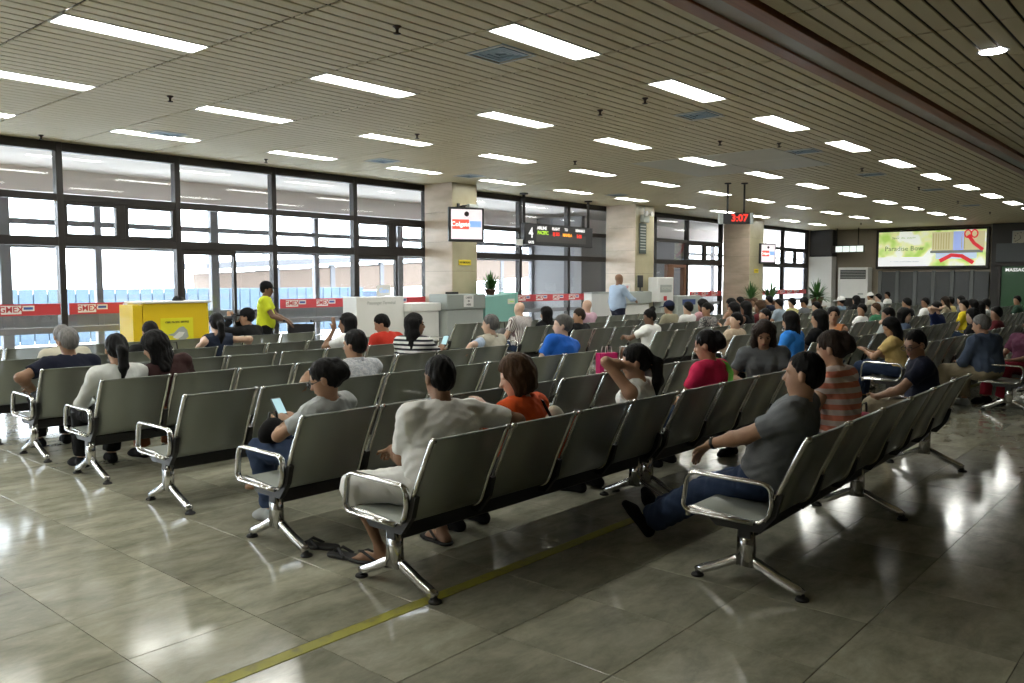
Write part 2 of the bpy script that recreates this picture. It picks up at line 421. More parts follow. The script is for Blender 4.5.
# ------------------------------------------------------------------ window wall
def bar(name, x0, x1, y0, y1, z0, z1, parent, m): return MB().bbox(x0, x1, y0, y1, z0, z1, .006).build(name, m, parent)
def pane(x0, x1, z0, z1, y, parent, name='pane'): return MB().box(x0, x1, y - .004, y + .004, z0, z1).build(name, M_GLASS, parent)
def window(n, label, xs, wide, openers=(), doors=(), y=YW, x_end=None, skip=()):
    """xs: mullion centre lines; each bay has three lights one above the other"""
    w = thing('window_%d' % n, label, 'window', (0, 0, 0)); w['kind'] = 'structure'
    del w['category']
    a, b = xs[0] - .04, xs[-1] + .04
    for (z0, z1) in ((3.47, 3.6), (2.76, 2.86), (2.11, 2.24), (0.0, 0.09)):
        bar('transom', a, b, y - .06, y + .06, z0, z1, w, M_FRAME)
    for i, x in enumerate(xs): bar('mullion', x - .045, x + .045, y - .07, y + .07, 0, 3.6, w, M_FRAME)
    for i in range(len(xs) - 1):
        l, r = xs[i] + .045, xs[i + 1] - .045
        pane(l, r, 2.86, 3.47, y, w)
        if i in openers:                      # pair of small opening lights
            m = (l + r) / 2
            bar('mullion', m - .045, m + .045, y - .05, y + .05, 2.24, 2.76, w, M_FRAME)
            for (u, v) in ((l, m - .045), (m + .045, r)):
                f = MB()
                for q in ((u, v, 2.24, 2.29), (u, v, 2.71, 2.76), (u, u + .05, 2.29, 2.71), (v - .05, v, 2.29, 2.71)): f.box(q[0], q[1], y - .05, y + .03, q[2], q[3])
                f.build('sash', M_FRAME, w); pane(u + .05, v - .05, 2.29, 2.71, y, w)
        else: pane(l, r, 2.24, 2.76, y, w)
        if i in doors:                        # door leaf beside a fixed light
            m = l + (r - l) * .58
            f = MB()
            for q in ((l, m, 2.03, 2.11), (l, m, 0.02, 0.2), (l, l + .05, .2, 2.03), (m - .05, m, .2, 2.03), (l, m, .95, 1.0)): f.box(q[0], q[1], y - .04, y + .04, q[2], q[3])
            d = f.build('door_leaf', M_FRAME, w); pane(l + .05, m - .05, 1.0, 2.03, y, d); pane(l + .05, m - .05, .2, .95, y, d)
            pane(m, r, .09, 2.11, y, w)
        else:
            bar('rail', l, r, y - .03, y + .03, .84, .93, w, M_OUTFRAME)
            pane(l, r, .93, 2.11, y, w); pane(l, r, .09, .84, y, w)
    return w
MX = [1.3, 3.1, 4.92, 6.7, 8.48, 10.28, 12.16]
w1 = window(1, 'left bay of tall dark framed windows with three lights per division', [-5.9, -4.1, -2.3, -.5] + MX, 0, openers=(6, 9), doors=(7, 9))
w2 = window(2, 'dark framed windows behind the gate display between two columns', [12.9, 15.2, 17.1, 19.0], 0, openers=())
w3 = window(3, 'tall windows right of the second column with a brown doorway', [19.7, 21.3, 23.2, 25.45], 0, openers=(2,))
w4 = window(4, 'farthest tall windows before the end wall', [26.6, 28.3, 30.4, 32.7], 0, openers=(2,))
# brown door set into the third window bay
d1 = struct('door_1', MB().bbox(22.0, 23.1, 12.93, 13.07, 2.0, 2.1, .01), mat('brown_door', (0.16, 0.075, 0.04), 0.5, var=0.15, vscale=4), 'brown wooden doorway in the third window bay')
MB().bbox(22.0, 22.35, 12.93, 13.07, 0, 2.0, .01).build('door_leaf', MATS['brown_door'], d1)
MB().bbox(22.95, 23.1, 12.93, 13.07, 0, 2.0, .01).build('door_jamb', MATS['brown_door'], d1)

# red printed tape across the panes
M_RED = mat('red_tape', (0.5, 0.04, 0.05), 0.45)
M_TAPEW = mat('white_tape_print', (0.8, 0.76, 0.74), 0.5)
def tape(x0, x1, label):
    t = thing('warning_tape', label, 'tape', ((x0 + x1) / 2, YW - .075, 1.1), 0, 'red printed tape strips across the windows')
    h = (x1 - x0) / 2
    MB().box(-h, h, -.002, .002, 0.01, .175).build('band', M_RED, t)
    x = -h + .12
    while x + .62 < h:
        MB().box(x, x + .26, -.0035, -.0025, .035, .155).build('logo_plate', M_TAPEW, t)
        text_mesh('lettering', 'GMEX', .115, M_RED, t, (x + .13, -.005, .095), (1, 0, 0), (0, 0, 1), .0006, bold=.002)
        MB().box(x + .27, x + .43, -.0035, -.0025, .075, .15).build('logo_plate', M_TAPEW, t)
        MB().box(x + .29, x + .41, -.0045, -.0037, .095, .13).build('lettering', mat('blue_print', (0.05, 0.1, 0.35), .5), t)
        x += .66
tape(.0, 4.86, 'red printed tape across the leftmost window panes')
tape(4.98, 6.64, 'red printed tape on the window behind the yellow counter')
tape(8.55, 10.2, 'red printed tape on the pane right of the yellow-vested attendant')
tape(10.35, 12.1, 'red printed tape behind the white kiosk beside the first column')
tape(13.0, 18.95, 'red printed tape below the hanging gate display')
tape(23.3, 25.4, 'short red printed tape on the bay left of the third column')
tape(26.7, 32.6, 'red printed tape on the farthest window bays')

# columns clad with stone
M_STONE = mat('pinkish_travertine_lit', (0.58, 0.47, 0.37), 0.35, col2=(0.44, 0.36, 0.27), vscale=1.6, c2pos=(0.35, 0.68), stretch=(1, 1, 3))  # lighter pink tone: grazing window light painted on the column sides
M_STONE2 = mat('yellowish_travertine_shaded', (0.47, 0.43, 0.29), 0.35, col2=(0.36, 0.32, 0.2), vscale=1.6, c2pos=(0.35, 0.68))  # darker copy for column fronts, without the painted window light
def column(x0, x1, y0, y1, label):
    c = thing('column', label, 'column', ((x0 + x1) / 2, (y0 + y1) / 2, 0))
    hx, hy = (x1 - x0) / 2, (y1 - y0) / 2
    MB().box(-hx + .02, hx - .02, -hy + .02, hy - .02, 0, ZC).build('core', M_JOINT, c)
    zs = [0, .6, 1.2, 1.8, 2.4, 3.0, ZC]
    for a, b in zip(zs[:-1], zs[1:]):
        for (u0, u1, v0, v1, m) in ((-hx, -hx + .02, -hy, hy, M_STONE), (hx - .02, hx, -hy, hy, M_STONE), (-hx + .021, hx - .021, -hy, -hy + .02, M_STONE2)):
            MB().bbox(u0, u1, v0, v1, a + .002, b - .002, .003).build('stone_slab', m, c)
column(12.08, 12.82, 12.12, 12.92, 'stone clad column carrying the television, nearest the camera')
column(18.72, 19.65, 12.0, 12.92, 'stone clad column behind the standing man')
column(25.5, 26.55, 12.0, 12.92, 'stone clad column behind the digital clock')

# ------------------------------------------------------------------ other walls
M_WALL = mat('beige_wall', (0.33, 0.29, 0.23), 0.7, var=0.06, vscale=1.5)
M_DARKW = mat('dark_wall', (0.028, 0.027, 0.026), 0.6, var=0.1, vscale=1)
struct('wall_window', MB().box(32.75, XF + .2, YW - .1, YW + .1, 0, ZC + .05).box(-7.2, -5.9, YW - .1, YW + .1, 0, ZC + .05), M_WALL)
wf = struct('wall_far', MB().box(XF, XF + .2, -7, YW + .1, 0, ZC + .05), M_WALL)
struct('wall_back', MB().box(-7.2, -7, -7, YW + .1, 0, ZC + .05), M_WALL)
struct('wall_right', MB().box(-7, XF, -7.2, -7, 0, ZC + .05), M_WALL)
# ------------------------------------------------------------------ outside gallery and apron
struct('wall_gallery', MB().box(20.0, 29.2, 16.5, 16.7, -.1, 3.5).box(19.9, 20.05, 14.6, 16.5, -.1, 3.5), mat('grey_gallery_wall', (0.16, 0.155, 0.16), 0.7, var=.06, vscale=1))
M_GCEIL = mat('pink_white_gallery_ceiling', (0.82, 0.76, 0.75), 0.7)
struct('ceiling_gallery', MB().box(-7, 48, YW + .08, 16.9, 3.62, 3.72).box(-7, 48, 16.3, 16.6, 3.2, 3.62), M_GCEIL)
gl = thing('window_5', 'grey framed outer glazing of the gallery beyond the windows', 'window'); gl['kind'] = 'structure'; del gl['category']
xs = [-6.2, -3.6, -1.0, 1.6, 4.2, 5.3, 6.9, 9.3, 11.9, 14.5, 17.1, 19.9, 29.2, 31.6, 34.0, 36.4, 38.8, 41.2, 43.6, 46, 48]
for i, x in enumerate(xs): bar('mullion', x - (.09 if i % 2 else .06), x + (.09 if i % 2 else .06), 16.42, 16.55, 0, 3.3, gl, M_OUTFRAME)
for (a, b) in ((-6.2, 19.9), (29.2, 48)):
    for (z0, z1) in ((2.62, 2.72), (2.2, 2.3), (.75, .98)): bar('transom', a, b, 16.43, 16.53, z0, z1, gl, M_OUTFRAME)
ga = [(x0, x1) for x0, x1 in zip(xs[:-1], xs[1:]) if not (x0 > 19 and x1 < 30)]
for (x0, x1) in ga:
    for (z0, z1) in ((2.72, 3.2), (2.3, 2.62), (.98, 2.2), (.1, .75)): pane(x0 + .09, x1 - .09, z0, z1, 16.48, gl)
struct('apron', MB().box(-80, 140, 17, 160, -.6, -.3), mat('pale_concrete', (0.75, 0.75, 0.74), 0.8, var=.05, vscale=.2), 'pale concrete apron outside the gallery')
# light blue ribbed fence beyond the gallery
fe = thing('ribbed_fence', 'pale blue ribbed metal fence outside the left windows', 'fence', (0, 27, -.3))
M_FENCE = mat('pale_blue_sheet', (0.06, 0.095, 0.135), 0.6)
rb = MB().bbox(-.19, .19, -.03, .03, 0, 1.65, .02).mesh('rib_sheet', M_FENCE)
for k in range(60): link('rib_sheet', rb, fe, (-2 + k * .4, 0, 0))
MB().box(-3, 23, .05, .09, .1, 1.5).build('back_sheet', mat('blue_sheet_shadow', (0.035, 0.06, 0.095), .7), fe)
# covered bridge seen through the bay left of the first column
jb = thing('boarding_bridge', 'tan boarding bridge on posts seen through windows left of first column', 'bridge', (30, 31, -.3))
M_TAN = mat('tan_panel', (0.12, 0.085, 0.065), 0.7, var=.1, vscale=1); M_PALE = mat('pale_roof', (0.11, 0.11, 0.12), .7)
ang = math.radians(2.5)
for k in range(9):
    x = -13 + k * 2.8; z = 1.0 + (x + 13) * .055
    MB().obox((x + 1.4, 0, z + .7), (math.cos(ang), 0, math.sin(ang)), (0, 1, 0), (-math.sin(ang), 0, math.cos(ang)), 1.32, .9, .55).build('side_panel', M_TAN, jb)
    MB().bbox(x - .12, x + .12, -.95, -.75, 0, z + 1.3, .02).build('post', M_PALE, jb)
MB().obox((0, 0, 3.2), (math.cos(math.radians(3.1)), 0, math.sin(math.radians(3.1))), (0, 1, 0), (-math.sin(math.radians(3.1)), 0, math.cos(math.radians(3.1))), 13.5, 1.2, .12).build('roof', M_PALE, jb)
# ------------------------------------------------------------------ waiting-room benches
def arc(c, r, a0, a1, n):
    return [(c[0] + r * math.cos(math.radians(a0 + (a1 - a0) * i / n)), c[1] + r * math.sin(math.radians(a0 + (a1 - a0) * i / n))) for i in range(n + 1)]
# side profile of a seat shell (y, z): front lip, seat, bend, back, top roll
PROF = [(.325, .33), (.328, .355), (.318, .372), (.295, .378), (.15, .366), (-.02, .352)] + arc((-.045, .447), .095, -80, -160, 5) + [(-.18, .54), (-.255, .70), (-.305, .805), (-.318, .822), (-.334, .822)]
def shell_mesh(w):
    mb = MB(); t = .007; h = w / 2 - .028; k = len(PROF)
    P = np.array(PROF)
    T = np.gradient(P, axis=0); T /= np.linalg.norm(T, axis=1)[:, None]; N = np.stack([T[:, 1], -T[:, 0]], 1)
    lo = P + N * t
    for X in (-h, h):
        for (y, z) in P: mb.v.append((X, y, z))
        for (y, z) in lo: mb.v.append((X, y, z))
    for i in range(k - 1):
        mb.f.append((i, i + 1, 2 * k + i + 1, 2 * k + i)); mb.f.append((k + i + 1, k + i, 3 * k + i, 3 * k + i + 1))
        mb.f.append((i + 1, i, k + i, k + i + 1)); mb.f.append((2 * k + i, 2 * k + i + 1, 3 * k + i + 1, 3 * k + i))
    mb.f.append((0, 2 * k, 3 * k, k)); mb.f.append((k - 1, 2 * k - 1, 4 * k - 1, 3 * k - 1))
    return mb.mesh('seat_shell', M_STEEL, True)
RSEC = [(.007, .011), (-.007, .011), (-.013, .005), (-.013, -.005), (-.007, -.011), (.007, -.011), (.013, -.005), (.013, .005)]
rail_me = MB().tube([(0, y, z) for (y, z) in PROF], 0, section=RSEC).mesh('side_rail', M_RAIL, True)
ASEC = [(.012 * math.cos(q), .019 * math.sin(q)) for q in np.linspace(0, 2 * PI, 13)[:-1]]
apath = [(0, -.06, .36), (0, .1, .362), (0, .2, .364)] + [(0, y, z) for y, z in arc((.295, .41), .045, -90, 0, 6)] + [(0, y, z) for y, z in arc((.265, .52), .06, 10, 85, 7)] + [(0, .1, .577)] + [(0, y, z) for y, z in arc((-.10, .525), .05, 90, 170, 7)] + [(0, -.152, .47), (0, -.14, .42), (0, -.12, .385)]
arm_me = MB().tube(apath, 0, section=ASEC).mesh('armrest', M_CHROME, True)
pad_me = MB().bbox(-.012, .012, -.07, .19, .606, .614, .003).mesh('arm_pad', M_BLACK)
def leg_mesh():
    mb = MB()
    mb.prism([(-.045, .115), (.045, .115), (.038, .33), (-.038, .33)], -.024, .024, 'YZ')
    for s in (1, -1):
        e = .275 if s > 0 else .30
        pts = [(0, s * .005, .15), (0, s * .06, .138), (0, s * (e * .6), .082), (0, s * (e - .03), .048), (0, s * e, .03)]
        for i, (a, b) in enumerate(zip(pts[:-1], pts[1:])):
            pass
        mb.tube(pts, 0, section=[(.018, .02), (-.018, .02), (-.024, .012), (-.024, -.012), (-.018, -.02), (.018, -.02), (.024, -.012), (.024, .012)])
    return mb.mesh('leg', M_CHROME, True)
leg_me = leg_mesh()
glide_me = MB().lathe([(.034, 0), (.036, .006), (.03, .014), (.014, .018), (.012, .032)], n=12).mesh('foot_glide', M_RUBBER, True)
cover_me = MB().bbox(-.028, .028, -.022, .022, .2, .27, .004).mesh('beam_cap', M_BLACK)
brk_me = MB().prism([(.2, .35), (.16, .31), (-.09, .31), (-.17, .41), (-.2, .52), (-.172, .525), (-.135, .42), (-.09, .36), (-.02, .345)], -.016, .016, 'YZ').mesh('seat_bracket', M_BLACK)
shells, beams = {}, {}
def bench(x0, y0, n, label, p=.6, rz=0.0, mid=False, detail=True):
    b = thing('waiting_bench', label, 'bench', (x0, y0, 0), rz, 'steel waiting benches')
    if p not in shells: shells[p] = shell_mesh(p)
    key = (n, p)
    if key not in beams: beams[key] = MB().bbox(.02, n * p - .02, -.035, .035, .265, .345, .006).mesh('beam', M_BLACK)
    link('beam', beams[key], b)
    for i in range(n):
        link('seat_shell', shells[p], b, ((i + .5) * p, 0, 0))
        if detail:
            for s in (-1, 1): link('side_rail', rail_me, b, ((i + .5) * p + s * (p / 2 - .026), 0, 0))
    if detail:
        for i in range(n + 1): link('seat_bracket', brk_me, b, (min(max(i * p, .03), n * p - .03), 0, 0))
    xs = [.05, n * p - .05] + ([n * p / 2] if mid else [])
    for x in xs:
        l = link('leg', leg_me, b, (x, 0, 0))
        if detail:
            for e in (.275, -.30): link('foot_glide', glide_me, l, (0, e, 0))
    for x in (.0, n * p):
        a = link('armrest', arm_me, b, (x, 0, 0))
    return b
ROWS = [1.9, 3.25, 4.33, 5.68, 6.98, 8.19, 9.4, 10.9]
RN = ['front row', 'second row', 'third row', 'fourth row', 'fifth row', 'sixth row', 'seventh row', 'back row by the windows']
bench(3.98, 1.88, 6, 'long six-seat steel bench nearest the camera, with the man in grey on it', p=.63, rz=math.radians(1.6), mid=True)
SPEC = {1: 'holding the man in the white shirt', 2: 'holding the woman reading her phone', 3: 'its end seat empty', 4: 'holding the ponytailed woman in white', 5: 'holding the grey-haired man in navy'}
for r in range(1, 8):
    bench(2.76, ROWS[r], 4, 'steel bench in the %s, leftmost one, %s' % (RN[r], SPEC.get(r, 'against the bright windows')))
    bench(5.21, ROWS[r], 4, 'perforated steel bench in the %s, second from the left aisle' % RN[r])
B2X = [11.55, 10.9, 10.35, 10.95, 11.0, 10.5, 10.8, 10.6]
for r in range(8):
    for k in range(3):
        bench(B2X[r] + k * 2.45, 2.06 if r == 0 else ROWS[r], 4, 'perforated steel bench in the %s, %s past the middle aisle' % (RN[r], ('first', 'second', 'third')[k]))
for r in range(0, 7):
    for k in range(5):
        bench(19.0 + k * 2.45 + (.6 if k > 2 else 0), 2.06 if r == 0 else ROWS[r], 4, 'distant steel bench in the %s, %s from the end wall' % (RN[r], ordinal(4 - k)), detail=k < 2)
# ------------------------------------------------------------------ people: implicit bodies turned into one smooth skin
def V(*a): return np.array(a, float)
def nrm(v): return v / (np.linalg.norm(v) + 1e-9)
class Field:
    def __init__(s, lo, hi, res):
        s.res = res; s.lo = np.array(lo, float); n = np.ceil((np.array(hi) - s.lo) / res).astype(int) + 1
        s.F = np.full(n, 1.0, np.float32); s.ax = [s.lo[i] + res * np.arange(n[i]) for i in range(3)]
    def _sub(s, lo, hi):
        sl = []
        for i in range(3):
            a = int(max(0, math.floor((lo[i] - s.lo[i]) / s.res))); b = int(min(s.F.shape[i], math.ceil((hi[i] - s.lo[i]) / s.res) + 1))
            if b <= a: return None
            sl.append(slice(a, b))
        return tuple(sl)
    def eval(s, pr, inf, m):
        kind = pr[0]
        if kind == 'c':
            _, a, b, ra, rb = pr[:5]; r = max(ra, rb) + inf + m; lo, hi = np.minimum(a, b) - r, np.maximum(a, b) + r
        else:
            _, c, rad, M = pr[:4]; r = max(rad) + inf + m; lo, hi = c - r, c + r
        sl = s._sub(lo, hi)
        if sl is None: return None, None
        X = s.ax[0][sl[0]][:, None, None]; Y = s.ax[1][sl[1]][None, :, None]; Z = s.ax[2][sl[2]][None, None, :]
        if kind == 'c':
            ba = b - a; L = ba @ ba + 1e-9
            t = np.clip(((X - a[0]) * ba[0] + (Y - a[1]) * ba[1] + (Z - a[2]) * ba[2]) / L, 0, 1)
            d = np.sqrt((X - a[0] - t * ba[0]) ** 2 + (Y - a[1] - t * ba[1]) ** 2 + (Z - a[2] - t * ba[2]) ** 2) - (ra + t * (rb - ra)) - inf
        else:
            q = [(X - c[0]) * M[0][i] + (Y - c[1]) * M[1][i] + (Z - c[2]) * M[2][i] for i in range(3)]
            rr = [x + inf for x in rad]
            k0 = np.sqrt(sum((q[i] / rr[i]) ** 2 for i in range(3))); k1 = np.sqrt(sum((q[i] / rr[i] ** 2) ** 2 for i in range(3))) + 1e-6
            d = k0 * (k0 - 1) / k1
        if len(pr) > 5 or (kind == 'e' and len(pr) > 4):
            for (pt, n) in pr[-1]: d = np.maximum(d, (X - pt[0]) * n[0] + (Y - pt[1]) * n[1] + (Z - pt[2]) * n[2])
        return sl, d
    def add(s, pr, k=.03, inf=0.0):
        sl, d = s.eval(pr, inf, k + 2 * s.res)
        if sl is None: return
        A = s.F[sl]; h = np.maximum(k - np.abs(A - d), 0) / k
        s.F[sl] = np.minimum(A, d) - h * h * k * .25
    def sub(s, pr, k=.01, inf=0.0):
        sl, d = s.eval(pr, inf, k + 2 * s.res)
        if sl is None: return
        A = s.F[sl]; d = -d; h = np.maximum(k - np.abs(A - d), 0) / k
        s.F[sl] = np.maximum(A, d) + h * h * k * .25
    def plane(s, pt, n):          # keep the side the normal points away from
        X = s.ax[0][:, None, None]; Y = s.ax[1][None, :, None]; Z = s.ax[2][None, None, :]
        s.F = np.maximum(s.F, ((X - pt[0]) * n[0] + (Y - pt[1]) * n[1] + (Z - pt[2]) * n[2]).astype(np.float32))
    def wrinkle(s, amp, seed=0, waves=(95, 60, 120, 75)):
        rs = np.random.RandomState(seed); X = s.ax[0][:, None, None]; Y = s.ax[1][None, :, None]; Z = s.ax[2][None, None, :]
        T = 0
        for w in waves:
            d = rs.normal(size=3); d /= np.linalg.norm(d); e = rs.normal(size=3); e /= np.linalg.norm(e)
            T = T + np.sin(w * (d[0] * X + d[1] * Y + d[2] * Z) + 2.0 * np.sin(.4 * w * (e[0] * X + e[1] * Y + e[2] * Z)) + rs.uniform(0, 6))
        s.F = s.F + (amp * T).astype(np.float32)
    def strands(s, c, hr, hf, hu, amp):
        X = s.ax[0][:, None, None] - c[0]; Y = s.ax[1][None, :, None] - c[1]; Z = s.ax[2][None, None, :] - c[2]
        a = np.arctan2(X * hr[0] + Y * hr[1] + Z * hr[2], -(X * hf[0] + Y * hf[1] + Z * hf[2])); h = X * hu[0] + Y * hu[1] + Z * hu[2]
        s.F = s.F + (amp * (np.sin(a * 19 + 2 * np.sin(h * 40)) + .7 * np.sin(a * 11 + 1.5 * np.sin(h * 55 + 1)) + .6 * np.sin(h * 70 + 3 * np.sin(a * 3)))).astype(np.float32)
    def mesh(s, name, m):
        F = s.F; S = F < 0
        n = np.array(F.shape) - 1
        cnt = np.zeros(n, np.int8)
        for dx in (0, 1):
            for dy in (0, 1):
                for dz in (0, 1): cnt += S[dx:n[0] + dx, dy:n[1] + dy, dz:n[2] + dz]
        act = (cnt > 0) & (cnt < 8)
        I = np.argwhere(act)
        if len(I) == 0: return None
        idx = np.full(n, -1, np.int32); idx[act] = np.arange(len(I))
        P = np.zeros((len(I), 3)); C = np.zeros(len(I))
        cor = [(a, b, c) for a in (0, 1) for b in (0, 1) for c in (0, 1)]
        for a in cor:
            for ax in range(3):
                if a[ax]: continue
                b = list(a); b[ax] = 1
                fa = F[I[:, 0] + a[0], I[:, 1] + a[1], I[:, 2] + a[2]]; fb = F[I[:, 0] + b[0], I[:, 1] + b[1], I[:, 2] + b[2]]
                x = (fa < 0) != (fb < 0); t = np.where(x, fa / (fa - fb + 1e-12), 0)
                q = np.tile(np.array(a, float), (len(I), 1)); q[:, ax] += t
                P += q * x[:, None]; C += x
        P = s.lo + (I + P / C[:, None]) * s.res
        quads = []
        for ax in range(3):
            o = [(1, 2), (2, 0), (0, 1)][ax]
            A = S; B = np.roll(S, -1, axis=ax)
            ch = (A != B); sl = [slice(0, F.shape[i] - 1) for i in range(3)]
            for j in o: sl[j] = slice(1, F.shape[j] - 1)
            E = np.argwhere(ch[tuple(sl)]);
            if len(E) == 0: continue
            E += [1 if i in o else 0 for i in range(3)]
            ins = S[E[:, 0], E[:, 1], E[:, 2]]
            def at(d1, d2):
                Q = E.copy(); Q[:, o[0]] += d1; Q[:, o[1]] += d2; return idx[Q[:, 0], Q[:, 1], Q[:, 2]]
            q = np.stack([at(-1, -1), at(0, -1), at(0, 0), at(-1, 0)], 1)
            q[~ins] = q[~ins][:, ::-1]
            quads.append(q)
        q = np.concatenate(quads); q = q[(q >= 0).all(1)]
        me = bpy.data.meshes.new(name)
        me.vertices.add(len(P)); me.vertices.foreach_set('co', P.astype(np.float32).ravel())
        me.loops.add(len(q) * 4); me.loops.foreach_set('vertex_index', q.astype(np.int32).ravel())
        me.polygons.add(len(q)); me.polygons.foreach_set('loop_start', np.arange(0, len(q) * 4, 4, dtype=np.int32))
        me.polygons.foreach_set('use_smooth', np.ones(len(q), bool))
        me.update(calc_edges=True); me.validate()
        me.materials.append(m)
        return me

def rotm(yaw, pitch, roll=0):
    """columns: right, forward, up of a frame turned by yaw (to its left), pitch (down), roll"""
    cy, sy = math.cos(yaw), math.sin(yaw); cp, sp = math.cos(pitch), math.sin(pitch)
    R = np.array([[cy, -sy, 0], [sy, cy, 0], [0, 0, 1]]) @ np.array([[1, 0, 0], [0, cp, sp], [0, -sp, cp]])
    cr, sr = math.cos(roll), math.sin(roll)
    return R @ np.array([[cr, 0, sr], [0, 1, 0], [-sr, 0, cr]])
def ik(S, W, l1, l2, pole):
    d = W - S; L = np.linalg.norm(d); mx = (l1 + l2) * .995
    if L > mx: W = S + d / L * mx; d = W - S; L = mx
    u = d / L; a = (l1 * l1 - l2 * l2 + L * L) / (2 * L); h = math.sqrt(max(l1 * l1 - a * a, 0))
    p = np.array(pole, float); p = nrm(p - u * (p @ u))
    return S + u * a + p * h, W

SKINS = {'tan': (0.36, 0.20, 0.12), 'light': (0.55, 0.36, 0.26), 'dark': (0.16, 0.085, 0.05), 'brown': (0.25, 0.135, 0.08)}
HAIRS = {'black': (0.0045, 0.004, 0.004), 'brown': (0.06, 0.032, 0.016), 'grey': (0.17, 0.165, 0.16), 'darkbrown': (0.022, 0.014, 0.01), 'salt': (0.11, 0.105, 0.10)}
def skin_mat(k): return mat('skin_' + k, SKINS[k], .55, var=.08, vscale=14)
def hair_mat(k): return mat('hair_' + k, HAIRS[k], .6, bump=.35, bscale=60, stretch=(3, 3, .4), var=.35, vscale=30, spec=.14)
def cloth(c, key=None):
    if isinstance(c, bpy.types.Material): return c
    return mat('cloth_%02x%02x%02x' % tuple(int(min(1, v) * 255) for v in c), c, .85, bump=.45, bscale=11, var=.06, vscale=7, spec=.2)

WHITE, BLACK, NAVY, GREY, DENIM, KHAKI = (.78, .78, .76), (.007, .007, .008), (.009, .011, .024), (.15, .16, .17), (.028, .046, .095), (.26, .22, .15)
PEOPLE = []
def person(label, px, py, row=None, Y=None, rot=0, skin='tan', shirt=WHITE, pants=DENIM, hair='short', hcol='black', lean=-10, twist=0, tilt=0, hyaw=0, hpitch=8, hroll=0,
           R=None, L=None, sleeve='short', leg=None, legs='long', shoes=BLACK, res=None, stand=False, cap=None, X=None, face=False, ztop=None, build=1.0, hipy=-.03, hand='relax', seat_z=.375, sink=0, legw=0, group='seated travellers', girl=False, fx=None, sleevecol=None):
    yb = ROWS[row] if row is not None else Y
    yaw0 = math.radians(rot)
    hipy = hipy if stand else max(hipy, .128 * build - .112)
    off = hipy + (0 if stand else math.sin(math.radians(lean)) * .52)
    hy = yb + math.cos(yaw0) * off
    P3 = ony(px, py, hy)
    x = P3[0] if X is None else X
    x += math.sin(yaw0) * off
    zt = P3[2] if ztop is None else ztop
    dist = math.hypot(x, yb)
    if res is None: res = .0095 if dist < 6.4 else .013 if dist < 9.5 else .018 if dist < 15 else .026
    root = thing('person', label, 'person', (x, yb, 0), yaw0, group)
    hands = res < .0135
    # ---- skeleton (local: +y forward, +x right)
    ln = math.radians(lean); tl = math.radians(tilt); tw = math.radians(twist)
    u = nrm(V(math.sin(tl), math.sin(ln), math.cos(ln) * math.cos(tl)))
    hz = (.90 if stand else seat_z + .115) - sink
    hm = rotm(math.radians(hyaw), math.radians(hpitch), math.radians(hroll)); hr, hf, hu = hm[:, 0], hm[:, 1], hm[:, 2]
    headh = .035 * u[2] + .085 * nrm(u * .6 + hu * .4)[2] + hu[2] * .15 + (.0 if hair != 'bun' else .0)
    ts = (zt - hz - headh) / (u[2] * .47) if not stand else 1.0
    ts = min(max(ts, .80), 1.16)
    if stand:
        k = zt / 1.70; root.scale = (k, k, k); ts = 1.0
    P = V(0, 0 if stand else hipy, hz)
    N = P + u * .47 * ts
    fwd0 = nrm(V(0, math.cos(ln), -math.sin(ln)))
    sx = nrm(np.cross(V(-math.sin(tw), math.cos(tw), 0), u)); sf = np.cross(u, sx)
    TM = np.stack([sx, sf, u], 1)
    b = build
    bx = np.stack([V(1, 0, 0), V(0, 1, 0), V(0, 0, 1)], 1)
    shw = (.165 if girl else .178) * (.5 + .5 * b)
    SR, SL = N - u * .055 + sx * shw, N - u * .055 - sx * shw
    torso = [('e', P + u * .02, (.165 * b, .125 * b, .125), bx), ('e', P + u * .17 * ts, (.142 * b, .105 * b, .16 * ts), TM), ('e', P + u * .31 * ts, (.160 * b, .112 * b, .165 * ts), TM),
             ('c', SL, SR, .062, .062), ('c', N - u * .02, SR - sx * .02, .05, .052), ('c', N - u * .02, SL + sx * .02, .05, .052)]
    Nk = N + u * .02
    Hc = N + u * .035 + nrm(u * .6 + hu * .4) * .085 + hf * .018 + hu * .03
    neck = [('c', N - u * .03, Hc - hu * .045 - hf * .012, .056 if not girl else .048, .050 if not girl else .044)]
    head = [('e', Hc + hu * .035 - hf * .008, (.074, .094, .088), hm), ('e', Hc - hu * .035 + hf * .028, (.057, .066, .078), hm), ('e', Hc - hu * .088 + hf * .058, (.028, .026, .022), hm)]
    face_p = [('c', Hc + hu * .008 + hf * .088, Hc - hu * .022 + hf * .106, .009, .0145), ('c', Hc + hu * .026 + hf * .078 - hr * .038, Hc + hu * .026 + hf * .078 + hr * .038, .012, .012),
              ('c', Hc - hu * .052 + hf * .090 - hr * .014, Hc - hu * .052 + hf * .090 + hr * .014, .0095, .0095)]
    ears = [('e', Hc + hr * s * .078 - hf * .004 - hu * .008, (.012, .02, .032), hm) for s in (1, -1)]
    # ---- arms
    la, lf = .285 * (.97 if girl else 1), .245 * (.97 if girl else 1)
    arms = []
    for s, S, spec in ((1, SR, R), (-1, SL, L)):
        if spec is None: spec = ((s * .10, .27 + P[1] + .02, .60 + (hz - .515)), (s * 1, -.5, -.6)) if not stand else ((s * .26, .05, .80), (s * .5, -1, 0))
        W = np.array(spec[0], float); E, W = ik(S, W, la, lf, spec[1])
        hd = nrm(np.array(spec[2], float)) if len(spec) > 2 else nrm(nrm(W - E) * .8 + V(0, .1, -.35))
        arms.append((s, S, E, W, hd))
    ra = (.047, .040, .036, .026) if not girl else (.042, .035, .031, .023)
    ra = tuple(q * (.6 + .4 * b) for q in ra)
    arm_p = []; hand_p = []
